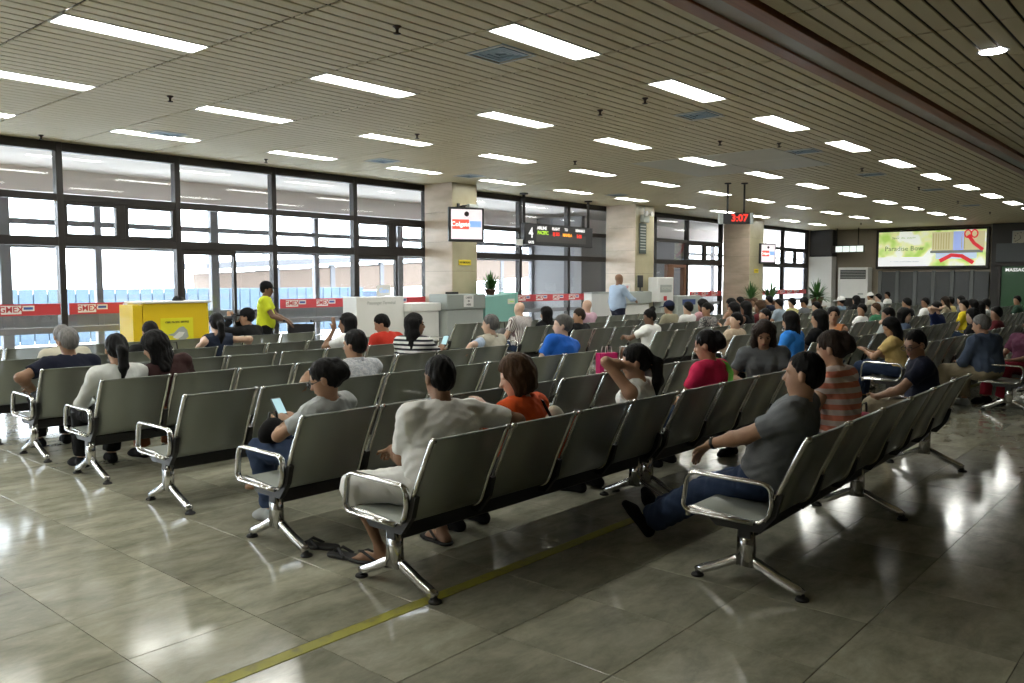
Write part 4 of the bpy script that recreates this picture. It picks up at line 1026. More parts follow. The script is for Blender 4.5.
FAR = [
 ('woman in light tan top left of the arm-raising girl', 732, 299, 5, (.4, .3, .22), 'mid', 'black', 40, True),
 ('dark-haired traveller behind the palm by the third column', 741, 297, 6, SLATE, 'short', 'black', 20, False),
 ('girl in pale sleeveless top with dark loose hair, arm raised', 735, 303, 4, (.5, .4, .35), 'mid', 'black', 45, True),
 ('woman with shoulder-length black hair right of the arm-raising girl', 747, 302, 4, BLACK, 'mid', 'black', 30, True),
 ('light-faced traveller looking left in the distance before the column', 755, 298, 6, KHAKI, 'short', 'brown', 70, False),
 ('brown-haired woman in dark red top behind the man in red', 761, 301, 4, MAROON, 'bob', 'brown', 45, True),
 ('man in navy jacket over white collar before the far windows', 770, 296, 6, NAVY, 'short', 'black', 10, False),
 ('young man in light grey-blue shirt before the far window mullion', 780, 299, 5, (.3, .37, .44), 'short', 'black', 30, False),
 ('man in pale yellow shirt left of the round palm', 793, 298, 5, (.5, .46, .2), 'crop', 'black', 20, False),
 ('man in grey shirt and dark cap below the round palm', 805, 298, 5, GREY, 'short', 'black', 55, False),
 ('woman in olive top looking left right of the round palm', 817, 302, 4, (.2, .2, .15), 'pony', 'black', 70, True),
 ('traveller in white cap and blue-grey shirt by the air conditioner', 842, 297, 5, (.14, .2, .26), 'short', 'black', 10, False),
 ('dark-clothed traveller in front of the air conditioner', 857, 296, 5, BLACK, 'mid', 'black', 10, True),
 ('woman in white shirt looking left with a bag strap', 863, 304, 3, WHITE, 'short', 'black', 70, True),
 ('red-haired balding man in green jacket behind the white shirt', 877, 303, 3, GREEN, 'crop', 'brown', 30, False),
 ('traveller in white cap right of the air conditioner', 871, 293, 6, CREAM, 'short', 'black', 20, False),
 ('dark-haired man left of the grey partition', 879, 294, 5, LGREY, 'short', 'black', 40, False),
 ('far traveller in white at the left end of the grey partition', 888, 292, 6, WHITE, 'short', 'black', 50, False),
 ('boy with thick black hair in pale grey t-shirt', 890, 308, 2, LGREY, 'short', 'black', 30, False),
 ('woman facing the camera with a hand at her mouth', 904, 310, 2, SLATE, 'mid', 'black', 130, True),
 ('traveller in black holding a bright blue item', 908, 298, 3, BLACK, 'short', 'black', 10, False),
 ('man in white shirt leaning, left of the traveller holding his head', 926, 298, 3, WHITE, 'short', 'black', 60, False),
 ('man in black and blue shirt holding the back of his head', 938, 302, 2, (.012, .02, .07), 'short', 'black', 30, False),
 ('dark-haired woman in khaki before the partition', 946, 297, 3, KHAKI, 'mid', 'darkbrown', 40, True),
 ('person in pale yellow top before the partition', 951, 297, 3, (.6, .5, .2), 'short', 'black', 30, True),
 ('man with black hair under the billboard right end', 962, 296, 3, GREY, 'short', 'black', 10, False),
 ('man in vivid yellow t-shirt under the billboard', 965, 300, 2, YELLOW, 'short', 'black', 50, False),
 ('woman with dark hair right of the yellow t-shirt', 974, 300, 2, (.1, .1, .1), 'mid', 'black', 30, True),
 ('woman in dark top bending down left of the slate jacket', 974, 312, 1, BLACK, 'mid', 'black', 40, True),
 ('woman in black above the slate jacket man', 981, 302, 2, BLACK, 'mid', 'black', 20, True),
 ('far traveller in white right of the billboard', 987, 299, 2, WHITE, 'short', 'black', 30, False),
 ('man in maroon shirt just right of the slate jacket', 998, 307, 1, MAROON, 'short', 'black', 40, False),
 ('traveller in dark green in front of the green booth', 1018, 296, 2, (.03, .06, .04), 'short', 'black', 60, False),
]
for (lab, px, py, row, col_, hr_, hc_, hy_, gl_) in FAR:
    kw = {}
    if 'white cap' in lab: kw['cap'] = WHITE
    if 'dark cap' in lab: kw['cap'] = BLACK
    if 'arm-raising girl' in lab or 'arm raised' in lab: kw['sleeve'] = 'none'
    if 'holding the back' in lab: kw['L'] = ((-.16, -.04, 1.06), (-1, .6, 0), (.6, -.4, .5))
    if 'hand at her mouth' in lab: kw['R'] = ((.03, .16, 1.02), (1, .3, -.8), (-.2, .1, 1))
    if 'arm raised' in lab: kw['L'] = ((-.22, .12, .80), (-1, .1, -.8), (.3, .7, .3))
    person(lab, px, py, row=row, shirt=col_, girl=gl_, hair=hr_, hcol=hc_, hyaw=hy_, hpitch=8, lean=RNG.uniform(-8, 6), skin=['tan', 'brown', 'light'][RNG.randint(3)], pants=[DENIM, BLACK, KHAKI][RNG.randint(3)], rot=(40 if hy_ > 100 else 0), group='far travellers', **kw)
# ------------------------------------------------------------------ signs, screens, counters
M_SCREEN = mat('screen_glow', (.7, .65, .68), .3, emit=(.95, .88, .92), estr=.42)
M_SRED = mat('screen_red', (.6, .1, .08), .3, emit=(1, .12, .06), estr=.4)
M_SBLUE = mat('screen_blue', (.3, .5, .8), .3, emit=(.25, .45, .9), estr=.4)
M_SWHITE = mat('screen_white', (.8, .8, .8), .3, emit=(1, 1, 1), estr=.85)
M_SDARK = mat('screen_dark_hair', (.03, .02, .02), .3)
M_SIGNW = mat('sign_white_letter', (.75, .75, .75), .5, emit=(1, 1, 1), estr=.35)
M_LEDR = mat('led_red', (.5, .02, .01), .4, emit=(1, .04, .02), estr=.6)
M_LEDG = mat('led_green', (.2, .4, .02), .4, emit=(.45, .7, .05), estr=.6)
M_LEDO = mat('led_orange', (.6, .25, .02), .4, emit=(1, .38, .03), estr=.8)
def frame_at(t, yaw): t.rotation_euler = (0, 0, yaw)
def tv(x, y, z, w, h, yaw, label):
    t = thing('television', label, 'television', (x, y, z), yaw, 'wall televisions')
    MB().bbox(-w / 2, w / 2, -.04, .04, -h / 2, h / 2, .012).build('casing', M_PLASTIC, t)
    sc = MB().box(-w / 2 + .05, w / 2 - .05, -.044, -.041, -h / 2 + .05, h / 2 - .045).build('screen', M_SCREEN, t)
    a, b = -w / 2 + .07, w / 2 - .07
    MB().box(a, a + (b - a) * .58, -.047, -.045, -.14 * h, .14 * h).build('picture_band', M_SRED, sc)
    MB().box(a + (b - a) * .6, b, -.047, -.045, -.08 * h, .1 * h).build('picture_band', M_SBLUE, sc)
    MB().lathe([(.001, -.047), (.055 * w / .8, -.0465), (.055 * w / .8, -.045)], c=(.0, 0, .3 * h), axis='Y', n=14).build('picture_figure', M_SDARK, sc)
    text_mesh('lettering', 'Colgate', .17 * w, M_SWHITE, sc, (a + (b - a) * .29, -.049, .0), (1, 0, 0), (0, 0, 1), .0008, bold=.002)
    MB().tube([(0, .04, .1), (0, .2, .2), (0, .53, .2)], .025).tube([(0, .1, h / 2 + .02), (.0, .06, 0)], .02).build('mount_arm', M_PLASTIC, t)
    return t
tv(12.02, 11.66, 2.72, .74, .68, math.radians(-28), 'television on an arm at the first stone column showing a red banner advert')
tv(26.3, 11.75, 2.50, .62, .66, math.radians(-30), 'small bright television at the third stone column, farther away')
# security camera on the first column
t = thing('security_camera', 'small grey security camera above the television on the first column', 'camera', (12.25, 12.1, 3.1))
MB().bbox(-.03, .03, -.02, .02, -.08, .08, .005).build('bracket', M_PLASTIC, t)
MB().tube([(0, -.02, .0), (.0, -.14, .02), (.12, -.2, .03)], .02).build('arm', M_PLASTIC, t)
MB().bbox(.06, .34, -.25, -.16, -.01, .06, .01).build('housing', M_GREYLAM, t)
# gate display
gx0, gx1, gy = 14.66, 17.32, 12.42
t = thing('gate_display', 'black hanging gate 4 flight display with red and green letters', 'sign', (gx0, gy, 2.43))
W = gx1 - gx0
bd = MB().bbox(0, W, -.06, .06, 0, .50, .01).build('board', M_PLASTIC, t)
MB().box(.42, W - .3, -.064, -.061, .08, .27).build('readout_panel', mat('readout_grey', (.05, .05, .048), .5), bd)
for rx in (.04, W - .12): MB().lathe([(.035, 0), (.035, ZC - 2.43 - .5 - .04), (.10, ZC - 2.43 - .5 - .03), (.10, ZC - 2.43 - .5)], c=(rx, 0, .5), n=10).build('hanging_rod', M_FRAME, t)
for (s, x, z, sz, m) in (('4', .22, .27, .34, M_SIGNW), ('GATE', .22, .06, .08, M_SIGNW), ('AIRLINE', .62, .40, .10, M_SIGNW), ('FLIGHT', 1.15, .40, .09, M_SIGNW), ('TO', 1.55, .40, .09, M_SIGNW), ('REMARKS', 2.12, .40, .09, M_SIGNW),
                         ('PACIFIC', .66, .29, .115, M_LEDG), ('5J 555', 1.16, .28, .105, M_LEDR), ('MANILA', 1.60, .27, .1, M_LEDO), ('5:00', 2.08, .26, .12, M_LEDR)):
    text_mesh('lettering', s, sz, m, bd, (x, -.066, z), (1, 0, 0), (0, 0, 1), .001, bold=.004)
MB().box(-.22, -.02, -.02, .02, -.02, .12).build('speaker', M_WHITE, t)
# digital clock
cx_, cy_ = 16.05, 7.87; yaw = math.atan2(-.26, .23)
t = thing('digital_clock', 'hanging digital clock with red digits on two ceiling rods', 'clock', (cx_, cy_, 2.88), yaw)
MB().bbox(-.30, .30, -.07, .07, -.11, .11, .01).build('casing', M_PLASTIC, t)
for s in (-1, 1):
    MB().bbox(s * .31 - .035, s * .31 + .035, -.085, .085, -.115, .115, .01).build('end_cap', M_GREYLAM, t)
    MB().lathe([(.02, .11), (.02, ZC - 2.88 - .03), (.07, ZC - 2.88 - .02), (.07, ZC - 2.88)], c=(s * .17, 0, 0), n=8).build('hanging_rod', M_FRAME, t)
text_mesh('digits', '3:07', .2, M_LEDR, t, (.06, -.073, 0), (1, 0, 0), (0, 0, 1), .001, bold=.006)
# signs on the columns
def plate(name, label, x, y, z, w, h, m, words=None, size=.05, tm=None, cat='sign', yaw=0):
    t = thing(name, label, cat, (x, y, z), yaw); MB().bbox(-w / 2, w / 2, -.012, .0, -h / 2, h / 2, .003).build('plate', m, t)
    if words:
        for i, wd in enumerate(words): text_mesh('lettering', wd, size, tm or M_PLASTIC, t, (0, -.014, (len(words) / 2 - .5 - i) * size * 1.25), (1, 0, 0), (0, 0, 1), .0006, bold=.001)
    return t
M_SIGNY = mat('yellow_sign', (.75, .58, .02), .5)
plate('notice_sign', 'small yellow sign on the first column below the television', 12.45, 12.12, 1.98, .36, .11, M_SIGNY, ['NO SMOKING'], .05)
plate('notice_sign', 'small yellow sign on the third column', 26.0, 11.99, 1.93, .3, .13, M_SIGNY, ['NO SMOKING'], .04)
t = plate('notice_board', 'tall dark notice board high on the second column', 19.05, 11.98, 2.72, .34, .80, mat('board_green', (.06, .08, .075), .5), None, cat='board')
for k in range(9): MB().box(-.13, .13, -.016, -.013, .3 - k * .075, .33 - k * .075).build('text_line', M_GREYLAM, t)
t = thing('emergency_light', 'twin-headed emergency light above the board on the second column', 'lamp', (19.05, 11.9, 3.24))
MB().bbox(-.13, .13, -.05, .08, -.1, .1, .01).build('battery_box', M_GREYLAM, t)
for s in (-1, 1): MB().lathe([(.03, 0), (.07, -.06), (.07, -.08)], c=(s * .13, -.05, .12), axis='Y', n=10).build('lamp_head', M_WHITE, t)
MB().tube([(0, .04, .1), (0, .04, .35)], .012).build('conduit', M_GREYLAM, t)
# counters in front of the windows
def counter(name, label, x0, x1, y0, y1, h, body, top=None, toph=.0, cat='counter'):
    t = thing(name, label, cat, (x0, y0, 0)); w, d = x1 - x0, y1 - y0
    MB().bbox(0, w, 0, d, 0, h - toph, .012).build('body', body, t)
    if top: MB().bbox(-.03, w + .03, -.03, d + .03, h - toph, h, .012).build('top_slab', top, t)
    return t
t = counter('kiosk', 'tall white kiosk with faint grey lettering beside the window', 9.45, 10.58, 11.9, 12.3, 1.31, M_WHITE, cat='kiosk')
text_mesh('lettering', 'Passenger Terminal', .085, M_GREYLAM, t, (.58, -.004, 1.2), (1, 0, 0), (0, 0, 1), .001)
MB().box(.03, 1.1, -.006, -.001, .06, 1.12).build('front_panel', M_WHITE, t)
plate('paper_notice', 'white paper notice standing on the white kiosk', 10.25, 12.1, 1.42, .34, .2, M_WHITE, ['Gate'], .12, M_SBLUE, 'notice')
t = counter('counter', 'low white counter with thick top beside the kiosk', 10.62, 11.35, 11.75, 12.25, 1.18, M_WHITE, M_WHITE, .16)
MB().bbox(.08, .2, -.12, -.002, .7, .75, .006).build('handle', M_GREYLAM, t)
t = counter('counter', 'grey two-tone counter against the first column with paper notice', 11.42, 12.46, 11.6, 12.05, 1.34, M_GREYLAM, mat('darker_grey_laminate', (.28, .31, .29), .5), .30)
plate('paper_notice', 'white paper notice taped to the grey counter', 11.98, 11.565, 1.20, .28, .23, M_WHITE, ['CHECK', 'IN', 'HERE'], .055, M_PLASTIC, 'notice')
plate('monitor', 'flat dark monitor lying on the grey counter', 11.75, 11.8, 1.36, .36, .05, M_PLASTIC, cat='monitor')
M_TEAL = mat('mint_panel', (.25, .52, .46), .55, var=.04, vscale=2)
t = thing('counter', 'mint green counter with potted plant on top', 'counter', (12.54, 11.62, 0))
MB().prism([(0, 0), (.98, 0), (.98, 1.34), (.0, 1.26)], 0, .45, 'XZ').build('body', M_TEAL, t)
MB().bbox(.94, 1.0, -.03, .48, 0, 1.36, .01).build('side_post', M_TEAL, t)
plate('notice_sign', 'small pale sign on the mint counter', 13.32, 11.61, 1.17, .22, .11, M_WHITE, ['Counter'], .05, M_LEDG)
t = counter('counter', 'long white counter with grey ledge behind the standing man', 16.4, 19.0, 11.72, 11.96, 1.30, M_WHITE, None)
MB().bbox(1.35, 2.62, -.06, .0, 1.02, 1.32, .008).build('grey_ledge', M_GREYLAM, t)
MB().bbox(-.02, 2.62, -.02, .23, 1.30, 1.33, .006).build('top_slab', M_GREYLAM, t)
plate('notice_sign', 'small white sign with red mark standing on the long counter', 17.95, 11.8, 1.43, .45, .2, M_WHITE, ['STOP'], .12, M_RED)
t = thing('check_in_pylon', 'white and grey pylon beside the long counter', 'pylon', (19.45, 11.5, 0))
MB().bbox(-.4, .42, 0, .3, 1.05, 1.70, .02).build('head', M_WHITE, t); MB().bbox(-.28, .3, -.01, .0, 1.3, 1.5, .004).build('face', M_GREYLAM, t); MB().bbox(-.2, .25, 0, .25, 0, 1.05, .02).build('stem', M_GREYLAM, t)
text_mesh('lettering', 'BOARDING', .09, M_WHITE, t, (.01, -.014, 1.4), (1, 0, 0), (0, 0, 1), .001)
MB().bbox(-.1, .05, -.012, 0, 1.08, 1.2, .004).build('reader', M_RED, t)
t = counter('counter', 'grey counter end with blue sign past the pylon', 19.92, 21.2, 11.4, 11.8, 1.2, M_GREYLAM)
MB().box(.25, .95, -.012, -.001, .95, 1.1).build('blue_sign', mat('blue_sign', (.03, .06, .2), .5), t)
t = thing('monitor', 'dark monitor on the long counter left of the pylon', 'monitor', (18.75, 11.85, 1.33))
MB().bbox(-.12, .12, -.02, .02, .1, .42, .01).build('panel', M_PLASTIC, t); MB().lathe([(.08, 0), (.08, .01), (.02, .02), (.02, .12)], n=10).build('stand', M_PLASTIC, t)
# yellow counter at left
M_YC = mat('yellow_panel', (.72, .50, .005), .45, var=.04, vscale=2); M_YP = mat('poster_yellow', (.75, .70, .02), .5)
t = thing('service_counter', 'bright yellow service counter with poster in front of the left windows', 'counter', (5.62, 12.0, 0))
MB().prism([(0, 0), (1.06, 0), (1.03, 1.27), (.02, 1.27)], 0, .5, 'XZ').build('body', M_YC, t)
MB().prism([(.0, 0), (.0, .5), (-.12, .46), (-.12, .03)], 0, 1.25).build('end_panel', M_YC, t)
MB().bbox(-.02, 1.08, -.03, .53, 1.27, 1.30, .008).build('top_slab', M_WHITE, t)
po = MB().box(.27, .78, -.006, -.001, .55, 1.05).build('poster', M_YP, t)
text_mesh('lettering', 'CEBU PACIFIC SERVICE', .036, M_PLASTIC, po, (.525, -.008, .985), (1, 0, 0), (0, 0, 1), .0006, bold=.001)
MB().prism([(.36, .80), (.47, .82), (.55, .90), (.62, .92), (.68, .86), (.7, .76), (.62, .70), (.5, .68), (.56, .76)], -.0075, -.0062, 'XZ').build('picture', M_GREYLAM, po)
MB().prism([(.45, .76), (.55, .84), (.64, .83), (.6, .77), (.52, .73)], -.0085, -.0076, 'XZ').build('picture', M_WHITE, po)
MB().prism([(.44, .70), (.50, .66), (.53, .60), (.50, .60)], -.0085, -.0076, 'XZ').build('picture', M_RED, po)
# ------------------------------------------------------------------ potted palms
M_LEAF = mat('palm_leaf', (.045, .13, .03), .5, var=.3, vscale=9); M_POT = mat('clay_pot', (.12, .06, .04), .7, var=.1)
def palm(x, y, z, label, n, ln, spread, wdt, pot=.14, poth=.26):
    t = thing('potted_palm', label, 'plant', (x, y, z)); rs = np.random.RandomState(int(x * 10))
    MB().lathe([(pot * .7, 0), (pot * .75, .02), (pot, poth - .03), (pot * 1.08, poth - .03), (pot * 1.08, poth), (pot * .9, poth), (pot * .85, poth - .03)], n=14).build('pot', M_POT, t, smooth=True)
    for i in range(n):
        a = rs.uniform(0, 2 * PI); sp = rs.uniform(.15, spread); L = ln * rs.uniform(.75, 1.1); mb = MB()
        side = V(-math.sin(a), math.cos(a), 0); o = V(math.cos(a), math.sin(a), 0); el = math.radians(rs.uniform(90 - spread * 75, 86))
        for k in range(6):
            s = k / 5; c = V(0, 0, poth - .03) + o * (math.cos(el) * L * s) + V(0, 0, 1) * L * (math.sin(el) * s - .38 * math.cos(el) * s * s); w = wdt * math.sin(PI * min(.95, .12 + s * .86))
            mb.v += [tuple(c - side * w), tuple(c + V(0, 0, -.012 * (1 - s))), tuple(c + side * w)]
        for k in range(5):
            for j in (0, 1): mb.f.append((k * 3 + j, k * 3 + j + 1, k * 3 + 4 + j, k * 3 + 3 + j))
        me = mb.mesh('leaf', M_LEAF, True); link('leaf', me, t)
    return t
palm(12.84, 11.76, 1.31, 'leafy potted plant standing on the mint counter', 60, .44, .95, .032, .11, .12)
palm(24.6, 11.5, .85, 'spiky agave-like plant before the third column', 40, .60, 1.0, .026, .2, .2)
palm(25.9, 11.45, .75, 'narrow leafy plant at the right side of the third column', 30, .75, .5, .035, .2, .2)
palm(29.75, 11.4, .72, 'round bushy palm before the farthest window', 130, .72, 1.2, .03, .22, .3)
for (x, y, h, lab) in ((24.6, 11.5, .85, 'low stone plinth under the spiky plant'), (25.9, 11.45, .75, 'low stone plinth under the narrow plant'), (29.75, 11.4, .72, 'low stone plinth under the round palm')):
    t = thing('plinth', lab, 'plinth', (x, y, 0)); MB().bbox(-.25, .25, -.25, .25, 0, h - .04, .01).build('shaft', M_STONE2, t); MB().bbox(-.28, .28, -.28, .28, h - .04, h, .008).build('cap_stone', M_STONE, t)
# ------------------------------------------------------------------ end wall
def fx_(y, z): return (XF - .0, y, z)
t = thing('partition', 'white end partition below a dark recess by the farthest window', 'partition', (32.7, 12.88, 0))
MB().bbox(0, .5, -.9, .0, 0, 2.55, .01).build('panel', M_WHITE, t); MB().bbox(.05, .5, -.9, .0, 2.56, 3.58, .01).build('recess', M_DARKW, t)
t = thing('air_conditioner', 'tall white floor air conditioner with dark grille against the end wall', 'air conditioner', (32.8, 11.2, 0))
MB().bbox(0, .5, -.56, .56, 0, 2.12, .02).build('cabinet', M_WHITE, t); MB().bbox(-.012, 0, -.48, .48, 1.68, 2.02, .004).build('outlet_grille', M_BLACK, t); MB().bbox(-.012, 0, -.48, .48, .25, .95, .004).build('intake_grille', M_BLACK, t)
for k in range(5): MB().box(-.02, -.012, -.47, .47, 1.72 + k * .06, 1.74 + k * .06).build('louvre', M_GREYLAM, t)
MB().box(-.006, 0, -.4, -.2, 1.08, 1.14).build('badge', M_GREYLAM, t)
t = thing('hanging_sign', 'small pale lit sign hanging before the end wall', 'sign', (32.4, 11.3, 2.81))
MB().bbox(-.05, .05, -.62, .62, -.14, .14, .01).build('box', M_FRAME, t)
for k in range(4): MB().box(-.056, -.05, -.6 + k * .26, -.36 + k * .26, -.11, .11).build('lit_panel', mat('lit_pale_panel', (.7, .75, .72), .4, emit=(.85, .95, .9), estr=.5), t)
for s in (-.4, .4): MB().lathe([(.02, .14), (.02, ZC - 2.81)], c=(0, s, 0), n=8).build('hanging_rod', M_FRAME, t)
# billboard
def billboard_mat():
    m = mat('billboard_print', (.7, .75, .5), .4)
    nt = m.node_tree; b = nt.nodes['Principled BSDF']; tc = nt.nodes.new('ShaderNodeTexCoord')
    n = nt.nodes.new('ShaderNodeTexNoise'); n.inputs['Scale'].default_value = 1.6; n.inputs['Detail'].default_value = 2; nt.links.new(tc.outputs['Object'], n.inputs['Vector'])
    r = nt.nodes.new('ShaderNodeValToRGB'); e = r.color_ramp.elements; e[0].position = .36; e[0].color = (.42, .62, .12, 1); e[1].position = .62; e[1].color = (.86, .9, .84, 1)
    k = r.color_ramp.elements.new(.5); k.color = (.72, .78, .38, 1)
    nt.links.new(n.outputs['Fac'], r.inputs['Fac']); nt.links.new(r.outputs['Color'], b.inputs['Base Color']); nt.links.new(r.outputs['Color'], b.inputs['Emission Color'])
    b.inputs['Emission Strength'].default_value = .42
    return m
t = thing('billboard', 'long backlit billboard with green print, building and red ribbon', 'billboard', (33.28, 8.6, 2.8)); t.scale = (1, .954, .954)
def bq(name, ya, yb, za, zb, m, lift, parent): return MB().box(-.065 - lift, -.06 - lift, ya, yb, za, zb).build(name, m, parent)
MB().bbox(-.06, .1, -2.0, 2.0, -.78, .74, .01).build('light_box', M_FRAME, t)
pn = bq('print_panel', -1.9, 1.9, -.68, .66, billboard_mat(), 0, t)
def glow(n_, c, s=.42): return mat(n_, c, .4, emit=c, estr=s)
bq('print_band', .1, 1.9, -.68, -.33, glow('print_white', (.85, .87, .88)), .006, pn)
bq('print_picture', -1.85, -.05, -.12, .6, glow('print_tan', (.55, .52, .30)), .006, pn)
bq('print_picture', -1.15, -.8, -.1, .6, glow('print_sky', (.35, .45, .85)), .012, pn)
for k in range(9): bq('print_picture', -.12 - k * .09 - (.35 if k > 6 else 0), -.09 - k * .09 - (.35 if k > 6 else 0), -.05, .55, glow('print_ochre', (.42, .36, .14)), .012, pn)
bq('print_picture', -1.8, .0, -.2, -.1, glow('print_dark', (.16, .18, .16)), .012, pn)
bq('print_picture', -1.6, -.2, -.42, -.2, glow('print_pale_blue', (.5, .62, .8)), .012, pn)
M_RIB = glow('print_ribbon', (.55, .02, .03), .5)
MB().tube([(-.085, -.35, -.5), (-.085, -.75, -.28), (-.085, -1.1, -.32), (-.085, -1.5, -.58)], 0, section=[(.004, .07), (-.004, .07), (-.004, -.07), (.004, -.07)], up=(0, 0, 1)).build('print_ribbon', M_RIB, pn)
MB().tube([(-.085, -1.3, .45), (-.085, -1.5, .15), (-.085, -1.8, -.1)], 0, section=[(.004, .06), (-.004, .06), (-.004, -.06), (.004, -.06)], up=(0, 0, 1)).build('print_ribbon', M_RIB, pn)
for s in (-1, 1):
    MB().tube([(-.09, -1.4 + s * .22 * math.sin(q) * math.sin(q), .5 + .14 * math.sin(2 * q)) for q in np.linspace(0, PI, 13)[:-1]], .025, n=6, closed=True, up=(1, 0, 0)).build('print_bow', M_RIB, pn)
text_mesh('lettering', 'Paradise Bow', .26, glow('print_green', (.12, .16, .06), .3), pn, (-.08, .95, .0), (0, -1, 0), (0, 0, 1), .001)
text_mesh('lettering', 'Savor the season', .13, glow('print_green', (.12, .16, .06), .3), pn, (-.08, .95, .42), (0, -1, 0), (0, 0, 1), .001)
for (a_, b_) in ((1.0, .22), (.1, 1.4)): pass
text_mesh('lettering', 'Available at the lobby counter', .09, mat('print_grey', (.2, .2, .22), .5), pn, (-.08, .9, -.5), (0, -1, 0), (0, 0, 1), .001)
# grey folding partition under the billboard
t = thing('folding_partition', 'grey folding partition of six panels under the billboard', 'partition', (33.22, 8.5, 0)); t.scale = (1, .954, .97)
M_PART = mat('grey_partition', (.075, .082, .088), .5, var=.05); M_STILE = mat('pale_stile', (.14, .15, .155), .5)
for k in range(6):
    y = -1.93 + k * .655; q = MB().bbox(0, .06, y, y + .5, 0, 2.0, .008).build('panel', M_PART, t)
    MB().bbox(-.02, .08, y + .51, y + .645, 0, 2.04, .008).build('stile', M_STILE, t)
# dark right end with clock and massage booth
wd = struct('trim_2', MB().box(33.15, 33.39, -7, 6.6, 0, ZC), M_DARKW, 'dark end wall right of the billboard')
t = thing('wall_clock', 'square pale wall clock high on the dark end wall', 'clock', (33.14, 5.72, 3.06))
MB().bbox(-.03, 0, -.26, .26, -.26, .26, .01).build('case', M_GREYLAM, t)
fc = MB().box(-.034, -.031, -.23, .23, -.23, .23).build('dial', mat('clock_dial', (.35, .33, .26), .5), t)
for k in range(12): MB().obox((-.036, .19 * math.sin(k * PI / 6), .19 * math.cos(k * PI / 6)), (1, 0, 0), (0, 1, 0), (0, 0, 1), .001, .012, .02).build('hour_mark', M_PLASTIC, fc)
for (a, l) in ((.3, .12), (2.2, .17)): MB().tube([(-.038, 0, 0), (-.038, l * math.sin(a), l * math.cos(a))], .008, n=6).build('hand', M_PLASTIC, fc)
t = thing('massage_booth', 'dim green lit massage booth front in the dark end wall', 'booth', (33.13, 4.95, 0))
M_GRN = mat('green_backlit_glass', (.012, .05, .018), .3, emit=(.03, .22, .05), estr=.04)
MB().bbox(-.02, .0, -1.4, 1.3, .2, 2.1, .006).build('glass_panel', M_GRN, t); MB().bbox(-.06, .0, -1.5, 1.5, 2.12, 2.22, .006).build('lintel', M_FRAME, t); MB().bbox(-.06, 0, 1.32, 1.42, 0, 2.12, .006).build('jamb', M_FRAME, t)
MB().bbox(-.04, 0, -1.5, 1.5, 2.26, 2.9, .006).build('fascia', mat('slate_fascia', (.06, .07, .075), .5), t)
text_mesh('lettering', 'MASSAGE', .16, M_SIGNW, t, (-.05, .85, 1.98), (0, -1, 0), (0, 0, 1), .001, bold=.004)
# ------------------------------------------------------------------ carried things
M_PHONE = mat('phone_screen', (.2, .3, .32), .2, emit=(.45, .7, .75), estr=.5)
def world_of(info, p): return tuple(np.array(info['root'].matrix_basis @ Vector(p)))
def phone(info, side, label):
    for s, S, E, W_, hd in info['arms']:
        if s == side:
            p = world_of(info, W_ + hd * .12 + V(0, .02, .03)); t = thing('phone', label, 'phone', p, info['root'].rotation_euler.z); t.rotation_euler = (math.radians(50), 0, info['root'].rotation_euler.z)
            MB().bbox(-.036, .036, -.07, .07, -.005, .005, .003).build('case', M_PLASTIC, t); MB().box(-.032, .032, -.06, .06, .005, .0065).build('screen', M_PHONE, t)
phone(p_phone, -1, 'phone with bright screen held by the woman at the row end')
phone(p_bwg, 1, 'white phone held by the girl in the striped shirt')
t = thing('camera', 'black camera held up by the man in the black cap', 'camera', world_of(p_cam, tuple(p_cam['Hc'] + p_cam['hm'][:, 1] * .16)), p_cam['root'].rotation_euler.z + math.radians(30))
MB().bbox(-.07, .07, -.03, .03, -.045, .045, .01).build('body', M_PLASTIC, t); MB().lathe([(.035, .03), (.035, .12), (.04, .12), (.04, .14)], axis='Y', n=12).build('lens', M_PLASTIC, t); MB().bbox(-.025, .025, -.02, .03, .045, .07, .008).build('viewfinder', M_PLASTIC, t)
# green strap across the pink t-shirt
i_ = p_pink; u, sx_, sf_ = i_['u'], i_['sx'], i_['sf']
def strap(i_, pts, m, w=.022):
    MB().tube([i_['N'] + i_['u'] * a + i_['sx'] * b + i_['sf'] * c for a, b, c in pts], 0, section=[(.003, w), (-.003, w), (-.003, -w), (.003, -w)], up=tuple(i_['sf'])).build('bag_strap', m, i_['root'])
M_GSTRAP = mat('green_strap', (.10, .42, .03), .7)
strap(p_pink, [(.02, .12, .02), (-.02, .11, -.09), (-.08, .08, -.148), (-.14, .03, -.168), (-.22, -.06, -.168), (-.29, -.14, -.135), (-.35, -.20, -.04)], M_GSTRAP)
strap(p_pink, [(-.14, .03, -.168), (-.22, .035, -.172), (-.32, .03, -.168)], M_GSTRAP)
strap(p_orange, [(.02, .09, .02), (-.02, .10, -.09), (-.12, .11, -.15), (-.30, .12, -.155)], M_BLACK, .01)
# glasses of the dark-shirted man and the phone reader
def glasses(i_):
    Hc, hr, hf, hu = i_['Hc'], i_['hm'][:, 0], i_['hm'][:, 1], i_['hm'][:, 2]; mb = MB()
    for s in (-1, 1):
        c = Hc + hf * .108 + hu * .006 + hr * s * .033
        mb.tube([c + hr * .026 * math.cos(q) + hu * .018 * math.sin(q) for q in np.linspace(0, 2 * PI, 13)[:-1]], .0025, n=5, closed=True, up=tuple(hf)); mb.tube([c + hr * s * .026, Hc + hr * s * .086 + hf * .0 + hu * .008], .0025, n=5)
    mb.tube([Hc + hf * .11 + hu * .01 - hr * .008, Hc + hf * .11 + hu * .01 + hr * .008], .0025, n=5)
    mb.build('glasses', M_BLACK, i_['root'])
glasses(p_navy); glasses(p_phone)
